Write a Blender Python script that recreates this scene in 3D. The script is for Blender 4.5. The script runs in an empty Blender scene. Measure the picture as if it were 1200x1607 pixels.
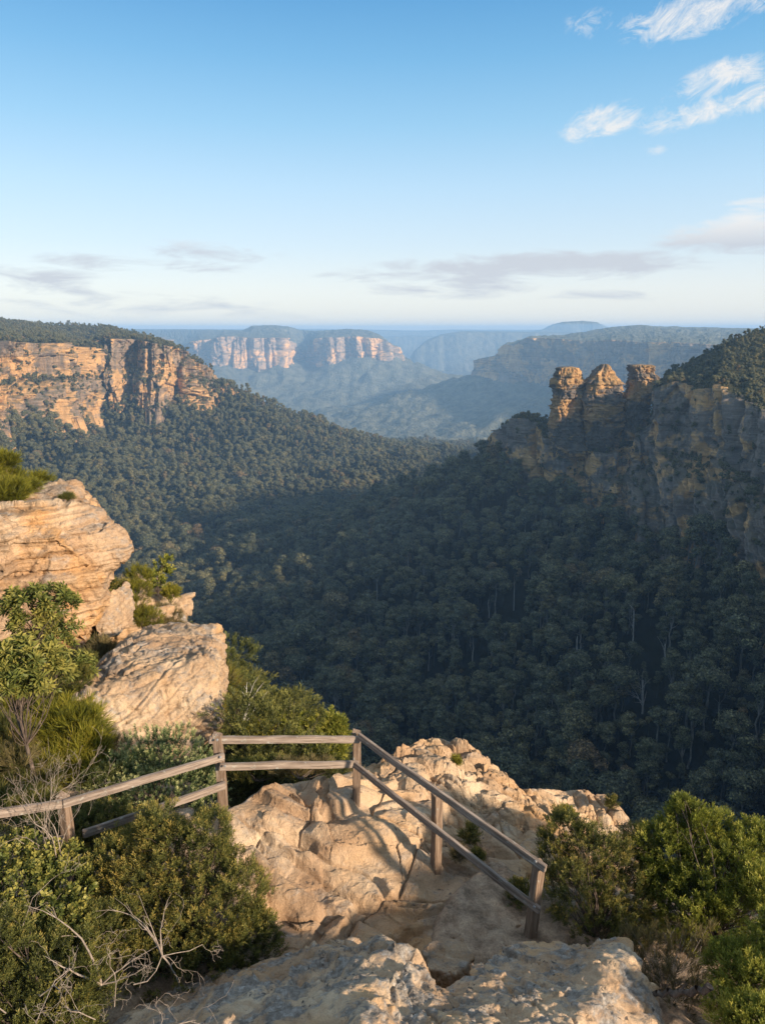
import bpy, bmesh, math, random
import numpy as np
from mathutils import Vector, Matrix
random.seed(7)
RS = np.random.RandomState(11)
S = bpy.context.scene
COL = S.collection
R = math.radians

# ------------------------------------------------------------------ camera geometry
F = 1130.0; PITCH = R(14.2); CX = 600.0; CY = 803.5
ca, sa = math.cos(PITCH), math.sin(PITCH)
def P(px, py, D):
    """world point seen at photo pixel px,py at horizontal distance D (camera at the origin, looking +Y)"""
    u = (px - CX) / F; v = (CY - py) / F
    k = D / (ca + v * sa)
    return Vector((u * k, D, (-sa + v * ca) * k))
def PA(l): return np.array([P(*q) for q in l], float)
def proj(p):
    p = np.asarray(p, float)
    dep = p[:, 1] * ca - p[:, 2] * sa
    up = p[:, 1] * sa + p[:, 2] * ca
    return CX + F * p[:, 0] / dep, CY - F * up / dep, dep

# ------------------------------------------------------------------ noise
_g = np.random.RandomState(3).normal(size=(256, 3)); _g /= np.linalg.norm(_g, axis=1)[:, None]
def _h(ix, iy, iz, seed):
    h = (ix * 73856093) ^ (iy * 19349663) ^ (iz * 83492791) ^ (seed * 2654435)
    h = (h ^ (h >> 13)) * 1274126177
    return (h ^ (h >> 16)) & 0x7fffffff
def noise(p, seed=0):
    p = np.asarray(p, float)
    i = np.floor(p).astype(np.int64); f = p - i
    u = f * f * f * (f * (f * 6 - 15) + 10)
    r = 0
    for dx in (0, 1):
        wx = u[:, 0] if dx else 1 - u[:, 0]
        for dy in (0, 1):
            wy = u[:, 1] if dy else 1 - u[:, 1]
            for dz in (0, 1):
                wz = u[:, 2] if dz else 1 - u[:, 2]
                g = _g[_h(i[:, 0] + dx, i[:, 1] + dy, i[:, 2] + dz, seed) & 255]
                d = g[:, 0] * (f[:, 0] - dx) + g[:, 1] * (f[:, 1] - dy) + g[:, 2] * (f[:, 2] - dz)
                r = r + wx * wy * wz * d
    return r * 1.6
def fbm(p, o=4, seed=0, gain=.5):
    r = 0; a = 1.; p = np.asarray(p, float)
    for k in range(o):
        r = r + a * noise(p * 2.03 ** k, seed + k); a *= gain
    return r
def ridged(p, o=4, seed=0, gain=.5):
    r = 0; a = 1.; p = np.asarray(p, float)
    for k in range(o):
        r = r + a * (1 - 2 * np.abs(noise(p * 2.03 ** k, seed + k))); a *= gain
    return r
def h01(i, seed=0):
    i = np.asarray(i).astype(np.int64)
    return _h(i, i * 0 + 17, i * 0 + 5, seed) % 10007 / 10007.
def worley(p, seed=0):
    p = np.asarray(p, float); i = np.floor(p).astype(np.int64)
    f1 = np.full(len(p), 9.); f2 = np.full(len(p), 9.); cid = np.zeros(len(p), np.int64)
    for dx in (-1, 0, 1):
        for dy in (-1, 0, 1):
            for dz in (-1, 0, 1):
                c = i + (dx, dy, dz)
                h = _h(c[:, 0], c[:, 1], c[:, 2], seed)
                o = np.stack([(h & 1023) / 1023., ((h >> 10) & 1023) / 1023., ((h >> 20) & 1023) / 1023.], 1)
                d = np.linalg.norm(c + o - p, axis=1)
                m = d < f1
                f2 = np.where(m, f1, np.minimum(f2, d)); cid = np.where(m, h, cid); f1 = np.where(m, d, f1)
    return f1, f2, (cid % 9973) / 9973.
def facet(p, seed=0):
    """broken-stone relief: every cell is a tilted plane"""
    p = np.asarray(p, float); i = np.floor(p).astype(np.int64); f1 = np.full(len(p), 9.); val = np.zeros(len(p))
    for dx in (-1, 0, 1):
        for dy in (-1, 0, 1):
            for dz in (-1, 0, 1):
                c = i + (dx, dy, dz); h = _h(c[:, 0], c[:, 1], c[:, 2], seed)
                o = p - c - np.stack([(h & 1023) / 1023., ((h >> 10) & 1023) / 1023., ((h >> 20) & 1023) / 1023.], 1)
                d = np.abs(o).sum(1) * .6 + np.abs(o).max(1) * .4; m = d < f1
                v = (o * _g[(h >> 5) & 255]).sum(1) + ((h & 63) / 63. - .5) * .5
                val = np.where(m, v, val); f1 = np.where(m, d, f1)
    return val
def sst(a, b, x):
    t = np.clip((x - a) / (b - a), 0, 1); return t * t * (3 - 2 * t)

# ------------------------------------------------------------------ mesh and object helpers
def mesh(name, v, f, m=None, smooth=True, attr=None):
    v = np.asarray(v, np.float32); f = np.asarray(f, np.int32)
    me = bpy.data.meshes.new(name)
    k = f.shape[1]
    me.vertices.add(len(v)); me.vertices.foreach_set('co', v.ravel())
    me.loops.add(f.size); me.loops.foreach_set('vertex_index', f.ravel())
    me.polygons.add(len(f)); me.polygons.foreach_set('loop_start', np.arange(0, f.size, k, dtype=np.int32))
    me.polygons.foreach_set('loop_total', np.full(len(f), k, np.int32))
    me.polygons.foreach_set('use_smooth', np.full(len(f), smooth))
    if m is not None: me.materials.append(m)
    if attr is not None:
        a = me.attributes.new('tint', 'FLOAT', 'POINT'); a.data.foreach_set('value', np.asarray(attr, np.float32))
    me.update(calc_edges=True)
    return me
def obj(name, me, parent=None, loc=None):
    o = bpy.data.objects.new(name, me); COL.objects.link(o)
    if loc is not None: o.location = loc
    if parent is not None: o.parent = parent
    return o
def tag(o, label=None, cat=None, group=None, kind=None):
    if label: o['label'] = label
    if cat: o['category'] = cat
    if group: o['group'] = group
    if kind: o['kind'] = kind
    return o
def empty(name, loc=(0, 0, 0)):
    o = bpy.data.objects.new(name, None); COL.objects.link(o); o.location = loc; o.empty_display_size = .2
    return o
def gridf(nr, nc):
    i = np.arange(nr * nc).reshape(nr, nc)
    return np.stack([i[:-1, :-1], i[:-1, 1:], i[1:, 1:], i[1:, :-1]], -1).reshape(-1, 4)
def segtubes(segs, k=5):
    """segs (N,8): p0 p1 r0 r1 -> verts, faces of open tapered tubes"""
    s = np.asarray(segs, float)
    p0, p1, r0, r1 = s[:, :3], s[:, 3:6], s[:, 6], s[:, 7]
    d = p1 - p0; d /= np.linalg.norm(d, axis=1)[:, None] + 1e-9
    a = np.where(np.abs(d[:, 2:3]) < .9, np.array([[0, 0, 1.]]), np.array([[1., 0, 0]]))
    x = np.cross(a, d); x /= np.linalg.norm(x, axis=1)[:, None]; y = np.cross(d, x)
    t = np.arange(k) * 2 * np.pi / k
    ring = x[:, None, :] * np.cos(t)[None, :, None] + y[:, None, :] * np.sin(t)[None, :, None]
    v = np.concatenate([p0[:, None] + ring * r0[:, None, None], p1[:, None] + ring * r1[:, None, None]], 1)
    n = len(s); b = (np.arange(n) * 2 * k)[:, None]; j = np.arange(k); j2 = (j + 1) % k
    f = np.stack([b + j, b + j2, b + j2 + k, b + j + k], -1).reshape(-1, 4)
    return v.reshape(-1, 3), f
def join(parts):
    vs, fs, o = [], [], 0
    for v, f in parts:
        vs.append(v); fs.append(np.asarray(f) + o); o += len(v)
    return np.concatenate(vs), np.concatenate(fs)

# ------------------------------------------------------------------ material helpers
class NT:
    def __init__(s, name, disp=False):
        s.m = bpy.data.materials.new(name); s.m.use_nodes = True; s.t = s.m.node_tree; s.t.nodes.clear()
        s.out = s.t.nodes.new('ShaderNodeOutputMaterial')
    def n(s, typ, ins=None, **kw):
        nd = s.t.nodes.new(typ)
        for k, v in kw.items(): setattr(nd, k, v)
        for k, v in (ins or {}).items():
            sock = nd.inputs[k]
            if isinstance(v, bpy.types.NodeSocket): s.t.links.new(v, sock)
            else: sock.default_value = v
        return nd
    def co(s, scale=(1, 1, 1), rot=(0, 0, 0)):
        c = s.n('ShaderNodeTexCoord'); mp = s.n('ShaderNodeMapping', {'Vector': c.outputs['Object'], 'Scale': scale, 'Rotation': rot})
        return mp.outputs[0]
    def noise(s, vec, scale=1, detail=4, rough=.55, dist=0.):
        return s.n('ShaderNodeTexNoise', {'Vector': vec, 'Scale': scale, 'Detail': detail, 'Roughness': rough, 'Distortion': dist}).outputs['Fac']
    def ramp(s, fac, stops, interp='LINEAR'):
        r = s.n('ShaderNodeValToRGB', {'Fac': fac}); cr = r.color_ramp; cr.interpolation = interp
        while len(cr.elements) > 1: cr.elements.remove(cr.elements[-1])
        for i, (p, c) in enumerate(stops):
            e = cr.elements[0] if i == 0 else cr.elements.new(p)
            e.position = p; c = c if isinstance(c, (tuple, list)) else (c, c, c); e.color = (*c[:3], 1)
        return r.outputs['Color']
    def mix(s, fac, a, b, mode='MIX'):
        nd = s.n('ShaderNodeMix', data_type='RGBA', blend_type=mode)
        for k, v in ((0, fac), (6, a), (7, b)):
            if isinstance(v, bpy.types.NodeSocket): s.t.links.new(v, nd.inputs[k])
            else: nd.inputs[k].default_value = (*v, 1) if isinstance(v, tuple) else v
        return nd.outputs[2]
    def math(s, op, a, b=0., c=None):
        nd = s.n('ShaderNodeMath', operation=op)
        for k, v in enumerate((a, b) if c is None else (a, b, c)):
            if isinstance(v, bpy.types.NodeSocket): s.t.links.new(v, nd.inputs[k])
            else: nd.inputs[k].default_value = v
        return nd.outputs[0]
    def bump(s, h, dist, strength=1., normal=None):
        i = {'Height': h, 'Distance': dist, 'Strength': strength}
        if normal is not None: i['Normal'] = normal
        return s.n('ShaderNodeBump', i).outputs[0]
    def up(s, a, b):
        g = s.n('ShaderNodeNewGeometry'); z = s.n('ShaderNodeSeparateXYZ', {0: g.outputs['Normal']}).outputs['Z']
        return s.n('ShaderNodeMapRange', {'Value': z, 'From Min': a, 'From Max': b}).outputs[0]
    def done(s, col, rough=.9, normal=None, spec=.2):
        b = s.n('ShaderNodeBsdfPrincipled', {'Base Color': col, 'Roughness': rough})
        b.inputs['Specular IOR Level'].default_value = spec
        if normal is not None: s.t.links.new(normal, b.inputs['Normal'])
        s.t.links.new(b.outputs[0], s.out.inputs[0]); return s.m

def mat_sandstone(name, k=1., warm=.5, lichen=.5, spots=.5, strata=.4, tilt=(0, 0, 0), bright=1.):
    n = NT(name); co = n.co(rot=tilt)
    a = n.noise(co, .9 * k, 7, .6, .4)
    b = lambda c: tuple(min(1, x * bright) for x in c)
    base = n.ramp(a, [(.28, b((.26, .165, .10))), (.42, b((.42, .28, .17))), (.54, b((.52, .37, .235))), (.66, b((.60, .46, .31))), (.8, b((.48, .31, .175)))])
    org = n.ramp(n.noise(co, .55 * k, 4, .5, .8), [(.5, 0.), (.68, 1.)])
    base = n.mix(n.math('MULTIPLY', org, warm), base, b((.56, .31, .12)))
    # thin sedimentary bands
    sc = n.co(scale=(.5 * k, .5 * k, 16 * k), rot=tilt)
    st = n.noise(sc, 1., 5, .6, .3)
    base = n.mix(strata * .8, base, n.ramp(st, [(.3, (.45, .38, .32)), (.5, (.95, .92, .9)), (.7, (1.12, 1.05, 1.))]), 'MULTIPLY')
    # weathering crust of grey lichen, mostly on upward faces
    lm = n.noise(co, 2.3 * k, 9, .68, .5)
    gl = n.math('MULTIPLY', n.ramp(lm, [(.56 - .16 * lichen, 0.), (.64 - .12 * lichen, 1.)]), n.math('ADD', n.math('MULTIPLY', n.up(.1, .8), .75), .2))
    gcol = n.ramp(n.noise(co, 9 * k, 6, .7), [(.3, (.075, .07, .065)), (.48, (.19, .175, .155)), (.6, (.33, .31, .28)), (.72, (.5, .48, .44))])
    base = n.mix(n.math('MULTIPLY', gl, min(1, lichen * 1.5)), base, gcol)
    # dark pits and black lichen specks
    v = n.n('ShaderNodeTexVoronoi', {'Vector': n.mix(.25, co, n.n('ShaderNodeTexNoise', {'Vector': co, 'Scale': 6 * k}).outputs['Color'], 'ADD'), 'Scale': 9 * k}, feature='F1').outputs['Distance']
    keep = n.ramp(n.noise(co, 3.1 * k, 4), [(.48, 0.), (.58, 1.)])
    sp = n.math('MULTIPLY', n.ramp(v, [(.12, 1.), (.3, 0.)]), keep)
    base = n.mix(n.math('MULTIPLY', sp, spots), base, (.085, .07, .06))
    fn = n.noise(co, 55 * k, 5, .7)
    base = n.mix(.55, base, n.ramp(fn, [(.3, (.55, .5, .46)), (.5, (1., 1., 1.)), (.72, (1.3, 1.28, 1.25))]), 'MULTIPLY')
    crk = n.n('ShaderNodeTexVoronoi', {'Vector': n.mix(.35, co, n.n('ShaderNodeTexNoise', {'Vector': co, 'Scale': 2.5 * k, 'Detail': 5}).outputs['Color'], 'ADD'), 'Scale': 2.2 * k}, feature='DISTANCE_TO_EDGE').outputs['Distance']
    h = n.math('MULTIPLY', n.ramp(crk, [(0., 0.), (.03, 1.)]), .1)
    h = n.math('ADD', h, n.math('MULTIPLY', n.noise(co, 6 * k, 10, .68, .4), 1.8))
    h = n.math('ADD', h, n.math('MULTIPLY', st, .5 * strata))
    h = n.math('SUBTRACT', h, n.math('MULTIPLY', sp, .35 * spots))
    nb = n.bump(h, .05 / k, .8)
    nb = n.bump(fn, .006 / k, .6, nb)
    return n.done(base, .92, nb, .15)

def mat_cliff(name, grey=.5, orange=.5, veg=.6, s=1., bright=1., vz=.014):
    """far sandstone walls: vertical water stains, horizontal beds, patches of fresh orange rock, scrub on ledges"""
    n = NT(name)
    streak = n.noise(n.co(scale=(.07 * s, .07 * s, vz * s)), 1., 6, .62, .6)
    beds = n.noise(n.co(scale=(.006 * s, .006 * s, .22 * s)), 1., 6, .65, .25)
    patch = n.noise(n.co(scale=(.016 * s, .016 * s, .022 * s)), 1., 5, .6, .5)
    b = lambda c: tuple(x * bright for x in c)
    col = n.ramp(streak, [(.3, b((.08, .065, .052))), (.42, b((.20, .145, .095))), (.52, b((.32, .205, .115))), (.66, b((.42, .27, .145)))])
    col = n.mix(n.ramp(patch, [(.56 - .2 * orange, 0.), (.62 - .2 * orange, 1.)]), n.mix(grey, col, b((.155, .135, .12))), n.mix(.6, col, b((.60, .34, .13))))
    col = n.mix(.6, col, n.ramp(beds, [(.32, (.42, .38, .36)), (.46, (1., 1., 1.)), (.58, (.8, .78, .76)), (.7, (1.2, 1.15, 1.1))]), 'MULTIPLY')
    gm = n.math('MULTIPLY', n.up(.35, .6), n.ramp(n.noise(n.co(), .06 * s, 5, .6), [(.3, .4), (.45, 1.)]))
    gm = n.math('MAXIMUM', n.math('MULTIPLY', gm, veg), n.math('MULTIPLY', n.ramp(n.noise(n.co(), .05 * s, 7, .7), [(.6, 0.), (.66, 1.)]), veg * .8))
    gcol = n.ramp(n.noise(n.co(), .25 * s, 4), [(.35, (.018, .026, .012)), (.6, (.05, .055, .025))])
    col = n.mix(gm, col, gcol)
    h = n.math('ADD', n.math('MULTIPLY', streak, 3.), n.math('MULTIPLY', beds, 2.))
    h = n.math('ADD', h, n.noise(n.co(), .35 * s, 6, .7))
    return n.done(col, .95, n.bump(h, 1.6 / s, .9), .1)

def mat_scrub(name, c1, c2, cell=.1, bd=3.):
    n = NT(name)
    v = n.n('ShaderNodeTexVoronoi', {'Vector': n.mix(.5, n.co(), n.n('ShaderNodeTexNoise', {'Vector': n.co(), 'Scale': cell * 3, 'Detail': 3}).outputs['Color'], 'ADD'), 'Scale': cell}, feature='F1')
    a = n.noise(n.co(), cell * .25, 6, .6)
    col = n.ramp(a, [(.35, c1), (.65, c2)])
    col = n.mix(.5, col, n.ramp(n.noise(n.co(), cell * 2.2, 5, .7), [(.3, (.5, .5, .5)), (.7, (1.5, 1.5, 1.4))]), 'MULTIPLY')
    h = n.math('ADD', n.math('MULTIPLY', n.math('SUBTRACT', 1., v.outputs['Distance']), 1.), n.math('MULTIPLY', n.noise(n.co(), cell * 3, 4, .7), .6))
    return n.done(col, 1., n.bump(h, bd, 1.), 0.)

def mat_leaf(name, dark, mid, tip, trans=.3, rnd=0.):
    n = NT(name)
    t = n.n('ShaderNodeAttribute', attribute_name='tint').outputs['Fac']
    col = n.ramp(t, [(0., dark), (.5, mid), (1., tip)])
    if rnd:
        oi = n.n('ShaderNodeObjectInfo').outputs['Random']
        col = n.mix(rnd, col, n.ramp(oi, [(0., (.5, .62, .62)), (.35, (.8, .9, .8)), (.7, (1.15, 1.1, .9)), (.93, (1.7, 1.45, .9)), (1., (2., 1.1, .8))]), 'MULTIPLY')
    p = n.n('ShaderNodeBsdfPrincipled', {'Base Color': col, 'Roughness': .55}); p.inputs['Specular IOR Level'].default_value = .25
    tr = n.n('ShaderNodeBsdfTranslucent', {'Color': col})
    mx = n.n('ShaderNodeMixShader', {0: trans, 1: p.outputs[0], 2: tr.outputs[0]})
    n.t.links.new(mx.outputs[0], n.out.inputs[0]); return n.m
def mat_bark(name, c1, c2, k=20.):
    n = NT(name); a = n.noise(n.co(scale=(k, k, k * .25)), 1., 5, .65)
    return n.done(n.ramp(a, [(.35, c1), (.65, c2)]), .9, n.bump(a, .01, .6), .1)

M = {}
M['rock_near'] = mat_sandstone('sandstone near', 1.5, .8, .6, 1., .3)
M['rock_plat'] = mat_sandstone('sandstone shelf', 1., .6, .3, .8, .6, bright=.9)
M['rock_left'] = mat_sandstone('sandstone overhang', .55, 1.2, .42, .5, 1.1, bright=.9)
M['rock_mid'] = mat_sandstone('sandstone outcrop', .7, .6, .5, .5, .8, tilt=(0, R(28), 0), bright=.85)
M['cliff_lit'] = mat_cliff('left cliffs', .4, .5, .6, 1., 1.08)
M['cliff_shade_lifted'] = mat_cliff('shaded cliffs', .85, .32, .55, 1.6, 1.4)  # rock and orange patches brightened, standing in for light the shaded wall lacks
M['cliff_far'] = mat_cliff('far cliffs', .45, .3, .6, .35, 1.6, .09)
M['pillar'] = mat_cliff('pillar rock', .8, .42, .3, 2.2, .95)
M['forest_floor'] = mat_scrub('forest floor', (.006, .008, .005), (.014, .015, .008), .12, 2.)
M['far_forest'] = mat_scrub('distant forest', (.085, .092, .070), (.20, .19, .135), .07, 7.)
M['plateau'] = mat_scrub('plateau scrub', (.03, .034, .018), (.085, .075, .04), .12, 3.)
M['gum'] = mat_leaf('gum leaves', (.030, .032, .016), (.135, .130, .064), (.27, .245, .12), .15, .5)
M['trunk'] = mat_bark('gum bark', (.10, .09, .075), (.30, .27, .23), 2.)
M['deadwood'] = mat_bark('bleached wood', (.30, .27, .24), (.55, .51, .46), 3.)
M['twig'] = mat_bark('shrub wood', (.045, .034, .027), (.15, .11, .085), 30.)
M['drytwig'] = mat_bark('dry twig', (.17, .13, .10), (.36, .29, .23), 30.)
M['leaf_heath'] = mat_leaf('heath leaves', (0.039, 0.046, 0.014), (0.136, 0.140, 0.034), (0.374, 0.267, 0.064), .3)
M['leaf_yellow'] = mat_leaf('bright heath leaves', (0.062, 0.075, 0.013), (0.197, 0.212, 0.030), (0.454, 0.384, 0.068), .35)
M['leaf_fine'] = mat_leaf('casuarina needles', (0.057, 0.066, 0.011), (0.211, 0.203, 0.024), (0.439, 0.338, 0.041), .35)
M['leaf_pale'] = mat_leaf('pale tipped leaves', (0.033, 0.055, 0.020), (0.121, 0.162, 0.054), (0.446, 0.432, 0.189), .3)
M['leaf_broad'] = mat_leaf('long leaves', (0.036, 0.050, 0.013), (0.124, 0.142, 0.030), (0.351, 0.297, 0.068), .3)
M['leaf_brown'] = mat_leaf('dry heath leaves', (0.055, 0.050, 0.022), (0.176, 0.135, 0.054), (0.297, 0.230, 0.095), .3)
M['leaf_slope'] = mat_leaf('slope scrub leaves', (0.024, 0.031, 0.011), (0.095, 0.101, 0.030), (0.216, 0.203, 0.054), .25, .5)
def soil():
    n = NT('sandy soil'); a = n.noise(n.co(), 3., 8, .7); b = n.noise(n.co(), 40., 5, .7)
    c = n.ramp(a, [(.33, (.16, .115, .08)), (.5, (.36, .26, .18)), (.65, (.52, .39, .27))])
    c = n.mix(.6, c, n.ramp(b, [(.3, (.4, .38, .36)), (.6, (1.2, 1.15, 1.1))]), 'MULTIPLY')
    return n.done(c, 1., n.bump(n.math('ADD', a, n.math('MULTIPLY', b, .4)), .05, 1.), .1)
M['soil'] = soil()
def wood(name, c1, c2, c3):
    n = NT(name)
    g = n.noise(n.co(scale=(2.2, 40., 40.)), 1., 6, .7, .3); g2 = n.noise(n.co(scale=(.9, 6., 6.)), 1., 5, .6)
    c = n.ramp(g, [(.3, c1), (.52, c2), (.7, c3)])
    c = n.mix(.7, c, n.ramp(g2, [(.3, (.55, .52, .5)), (.6, (1.2, 1.18, 1.15))]), 'MULTIPLY')
    crack = n.ramp(n.noise(n.co(scale=(1.2, 90., 90.)), 1., 3, .6), [(.3, (.25, .22, .2)), (.37, (1., 1., 1.))])
    c = n.mix(1., c, crack, 'MULTIPLY')
    lich = n.ramp(n.noise(n.co(scale=(7, 14, 14)), 1., 7, .7), [(.6, 0.), (.67, 1.)])
    c = n.mix(n.math('MULTIPLY', lich, .5), c, (.42, .43, .38))
    return n.done(c, .85, n.bump(n.math('ADD', g, crack), .006, .9), .2)
M['rail'] = wood('weathered rail', (.10, .075, .058), (.225, .175, .14), (.36, .30, .25))
M['post'] = wood('weathered post', (.09, .06, .042), (.21, .145, .10), (.34, .255, .185))
n_ = NT('galvanised bolt'); M['bolt'] = n_.done((.25, .24, .23, 1), .5)

# ------------------------------------------------------------------ valley terrain
def densify(c, n):
    c = np.asarray(c, float); d = np.r_[0, np.cumsum(np.linalg.norm(np.diff(c[:, :3], axis=0), axis=1))]
    t = np.linspace(0, d[-1], n); return np.stack([np.interp(t, d, c[:, i]) for i in range(c.shape[1])], 1)
RIDGES = [  # points, slope, power of flattening length
 ([(-900, 820, 700), (-420, 740, 800), (-150, 690, 980), (0, 656, 1130), (60, 644, 1230), (110, 628, 1380), (160, 624, 1420), (220, 626, 1420), (300, 628, 1440), (345, 608, 1500)], .62, 330),
 ([(345, 612, 1500), (400, 632, 1520), (440, 648, 1530), (500, 664, 1560), (560, 686, 1600), (640, 712, 1660), (700, 742, 1700)], .5, 260),
 ([(1500, 1050, 320), (1300, 960, 350), (1200, 905, 400), (1130, 860, 470), (1050, 850, 540), (960, 795, 600), (880, 785, 640), (800, 748, 690), (778, 738, 730)], .62, 300),
 ([(778, 738, 730), (700, 762, 800), (620, 785, 860), (550, 806, 900), (480, 830, 930), (400, 858, 930)], .5, 220),
 ([(560, 1500, 60), (700, 1500, 60)], .6, 400),
 ([(755, 580, 2940), (826, 594, 2740), (900, 602, 2560), (975, 608, 2350), (1065, 616, 2090), (1260, 622, 1660)], .45, 500),
 ([(755, 580, 2940), (700, 596, 2950), (640, 617, 3000), (580, 638, 3050), (522, 660, 3100)], .36, 380),
 ([(900, 604, 2500), (800, 640, 2300), (735, 690, 2100)], .42, 250),
 ([(200, 570, 4500), (285, 560, 4300), (360, 561, 4150), (440, 567, 4150), (490, 563, 4450), (560, 553, 4150), (614, 552, 4150)], .42, 700),
 ([(614, 553, 4150), (660, 580, 4100), (712, 604, 4000), (760, 622, 3950)], .36, 450),
 ([(440, 572, 4000), (480, 612, 3700), (530, 645, 3350)], .36, 350),
 ([(330, 568, 4100), (380, 620, 3400), (470, 655, 3000)], .36, 350),
 ([(560, 560, 4050), (600, 600, 3750), (640, 625, 3600)], .34, 300),
]
RIDGES = RIDGES[:5] + [([(u, v, D_ * 1.5) for u, v, D_ in a], s, L * 1.5) for a, s, L in RIDGES[5:]]
RW = [(PA(a), s, L) for a, s, L in RIDGES]
RW[4] = (np.array([(-60, 25, -115.), (0, 32, -115), (70, 22, -115), (260, 90, -120), (330, 200, -125), (345, 320, -130)]), .62, 300)
def segdist(p, a, b):
    ab = (b - a)[:2]; t = np.clip(((p - a[:2]) @ ab) / (ab @ ab), 0, 1)
    q = a[:2] + t[:, None] * ab
    return np.linalg.norm(p - q, axis=1), a[2] + t * (b[2] - a[2])
def hgt(x, y):
    x = np.asarray(x, float); y = np.asarray(y, float)
    r = np.hypot(x, y); z0 = np.zeros_like(x)
    w = np.clip(r / 1500, .25, 2.5)
    c = np.stack([x / 210, y / 210, z0], 1)
    wx = x + 26 * w * fbm(c, 3, 31); wy = y + 26 * w * fbm(c + 7.7, 3, 47)
    p = np.stack([wx, wy], 1)
    gul = ridged(np.stack([x / 260, y / 260, z0 + 2], 1), 4, 5)
    fl = np.interp(y, [0, 350, 600, 1000, 1700, 2300, 3200, 4650, 7000, 10000, 20000], [-272, -278, -290, -305, -345, -400, -480, -590, -600, -500, -300.])
    out = None
    for pts, s, L in RW:
        best = np.full(len(x), -1e4)
        for i in range(len(pts) - 1):
            d, z = segdist(p, pts[i], pts[i + 1])
            H = np.maximum(z - fl, 10)
            dd = d * (1 + .16 * gul * np.clip(d / 120, 0, 1))
            zz = z - H * 1.15 * (1 - np.exp(-s * np.maximum(dd, 0) / (H * 1.15)))
            best = np.maximum(best, zz)
        out = best if out is None else np.logaddexp(out / 9, best / 9) * 9
    out = np.logaddexp(out / 9, (fl + 6 * fbm(np.stack([x / 150, y / 150, z0], 1), 3, 8)) / 9) * 9 - 6
    und = fbm(np.stack([x / 70, y / 70, z0], 1), 3, 61) * 7 * np.clip(r / 500, .3, 2.2)
    return out + und
# polar sheet out to the horizon
rr = np.r_[np.geomspace(45, 9500, 620), np.geomspace(9800, 15800, 30)]
th = np.r_[np.linspace(-178, -70, 28)[:-1], np.linspace(-70, -34, 60)[:-1], np.linspace(-34, 34, 470), np.linspace(34, 70, 60)[1:], np.linspace(70, 178, 28)[1:]]
RR, TT = np.meshgrid(rr, np.radians(th), indexing='ij')
X = (RR * np.sin(TT)).ravel(); Y = (RR * np.cos(TT)).ravel(); Z = hgt(X, Y)
f = gridf(len(rr), len(th))
fr = np.repeat(rr[:-1], len(th) - 1)
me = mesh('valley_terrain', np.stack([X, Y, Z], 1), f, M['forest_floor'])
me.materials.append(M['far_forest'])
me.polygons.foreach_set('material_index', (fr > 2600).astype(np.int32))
tag(obj('valley_terrain', me), kind='structure')

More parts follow.
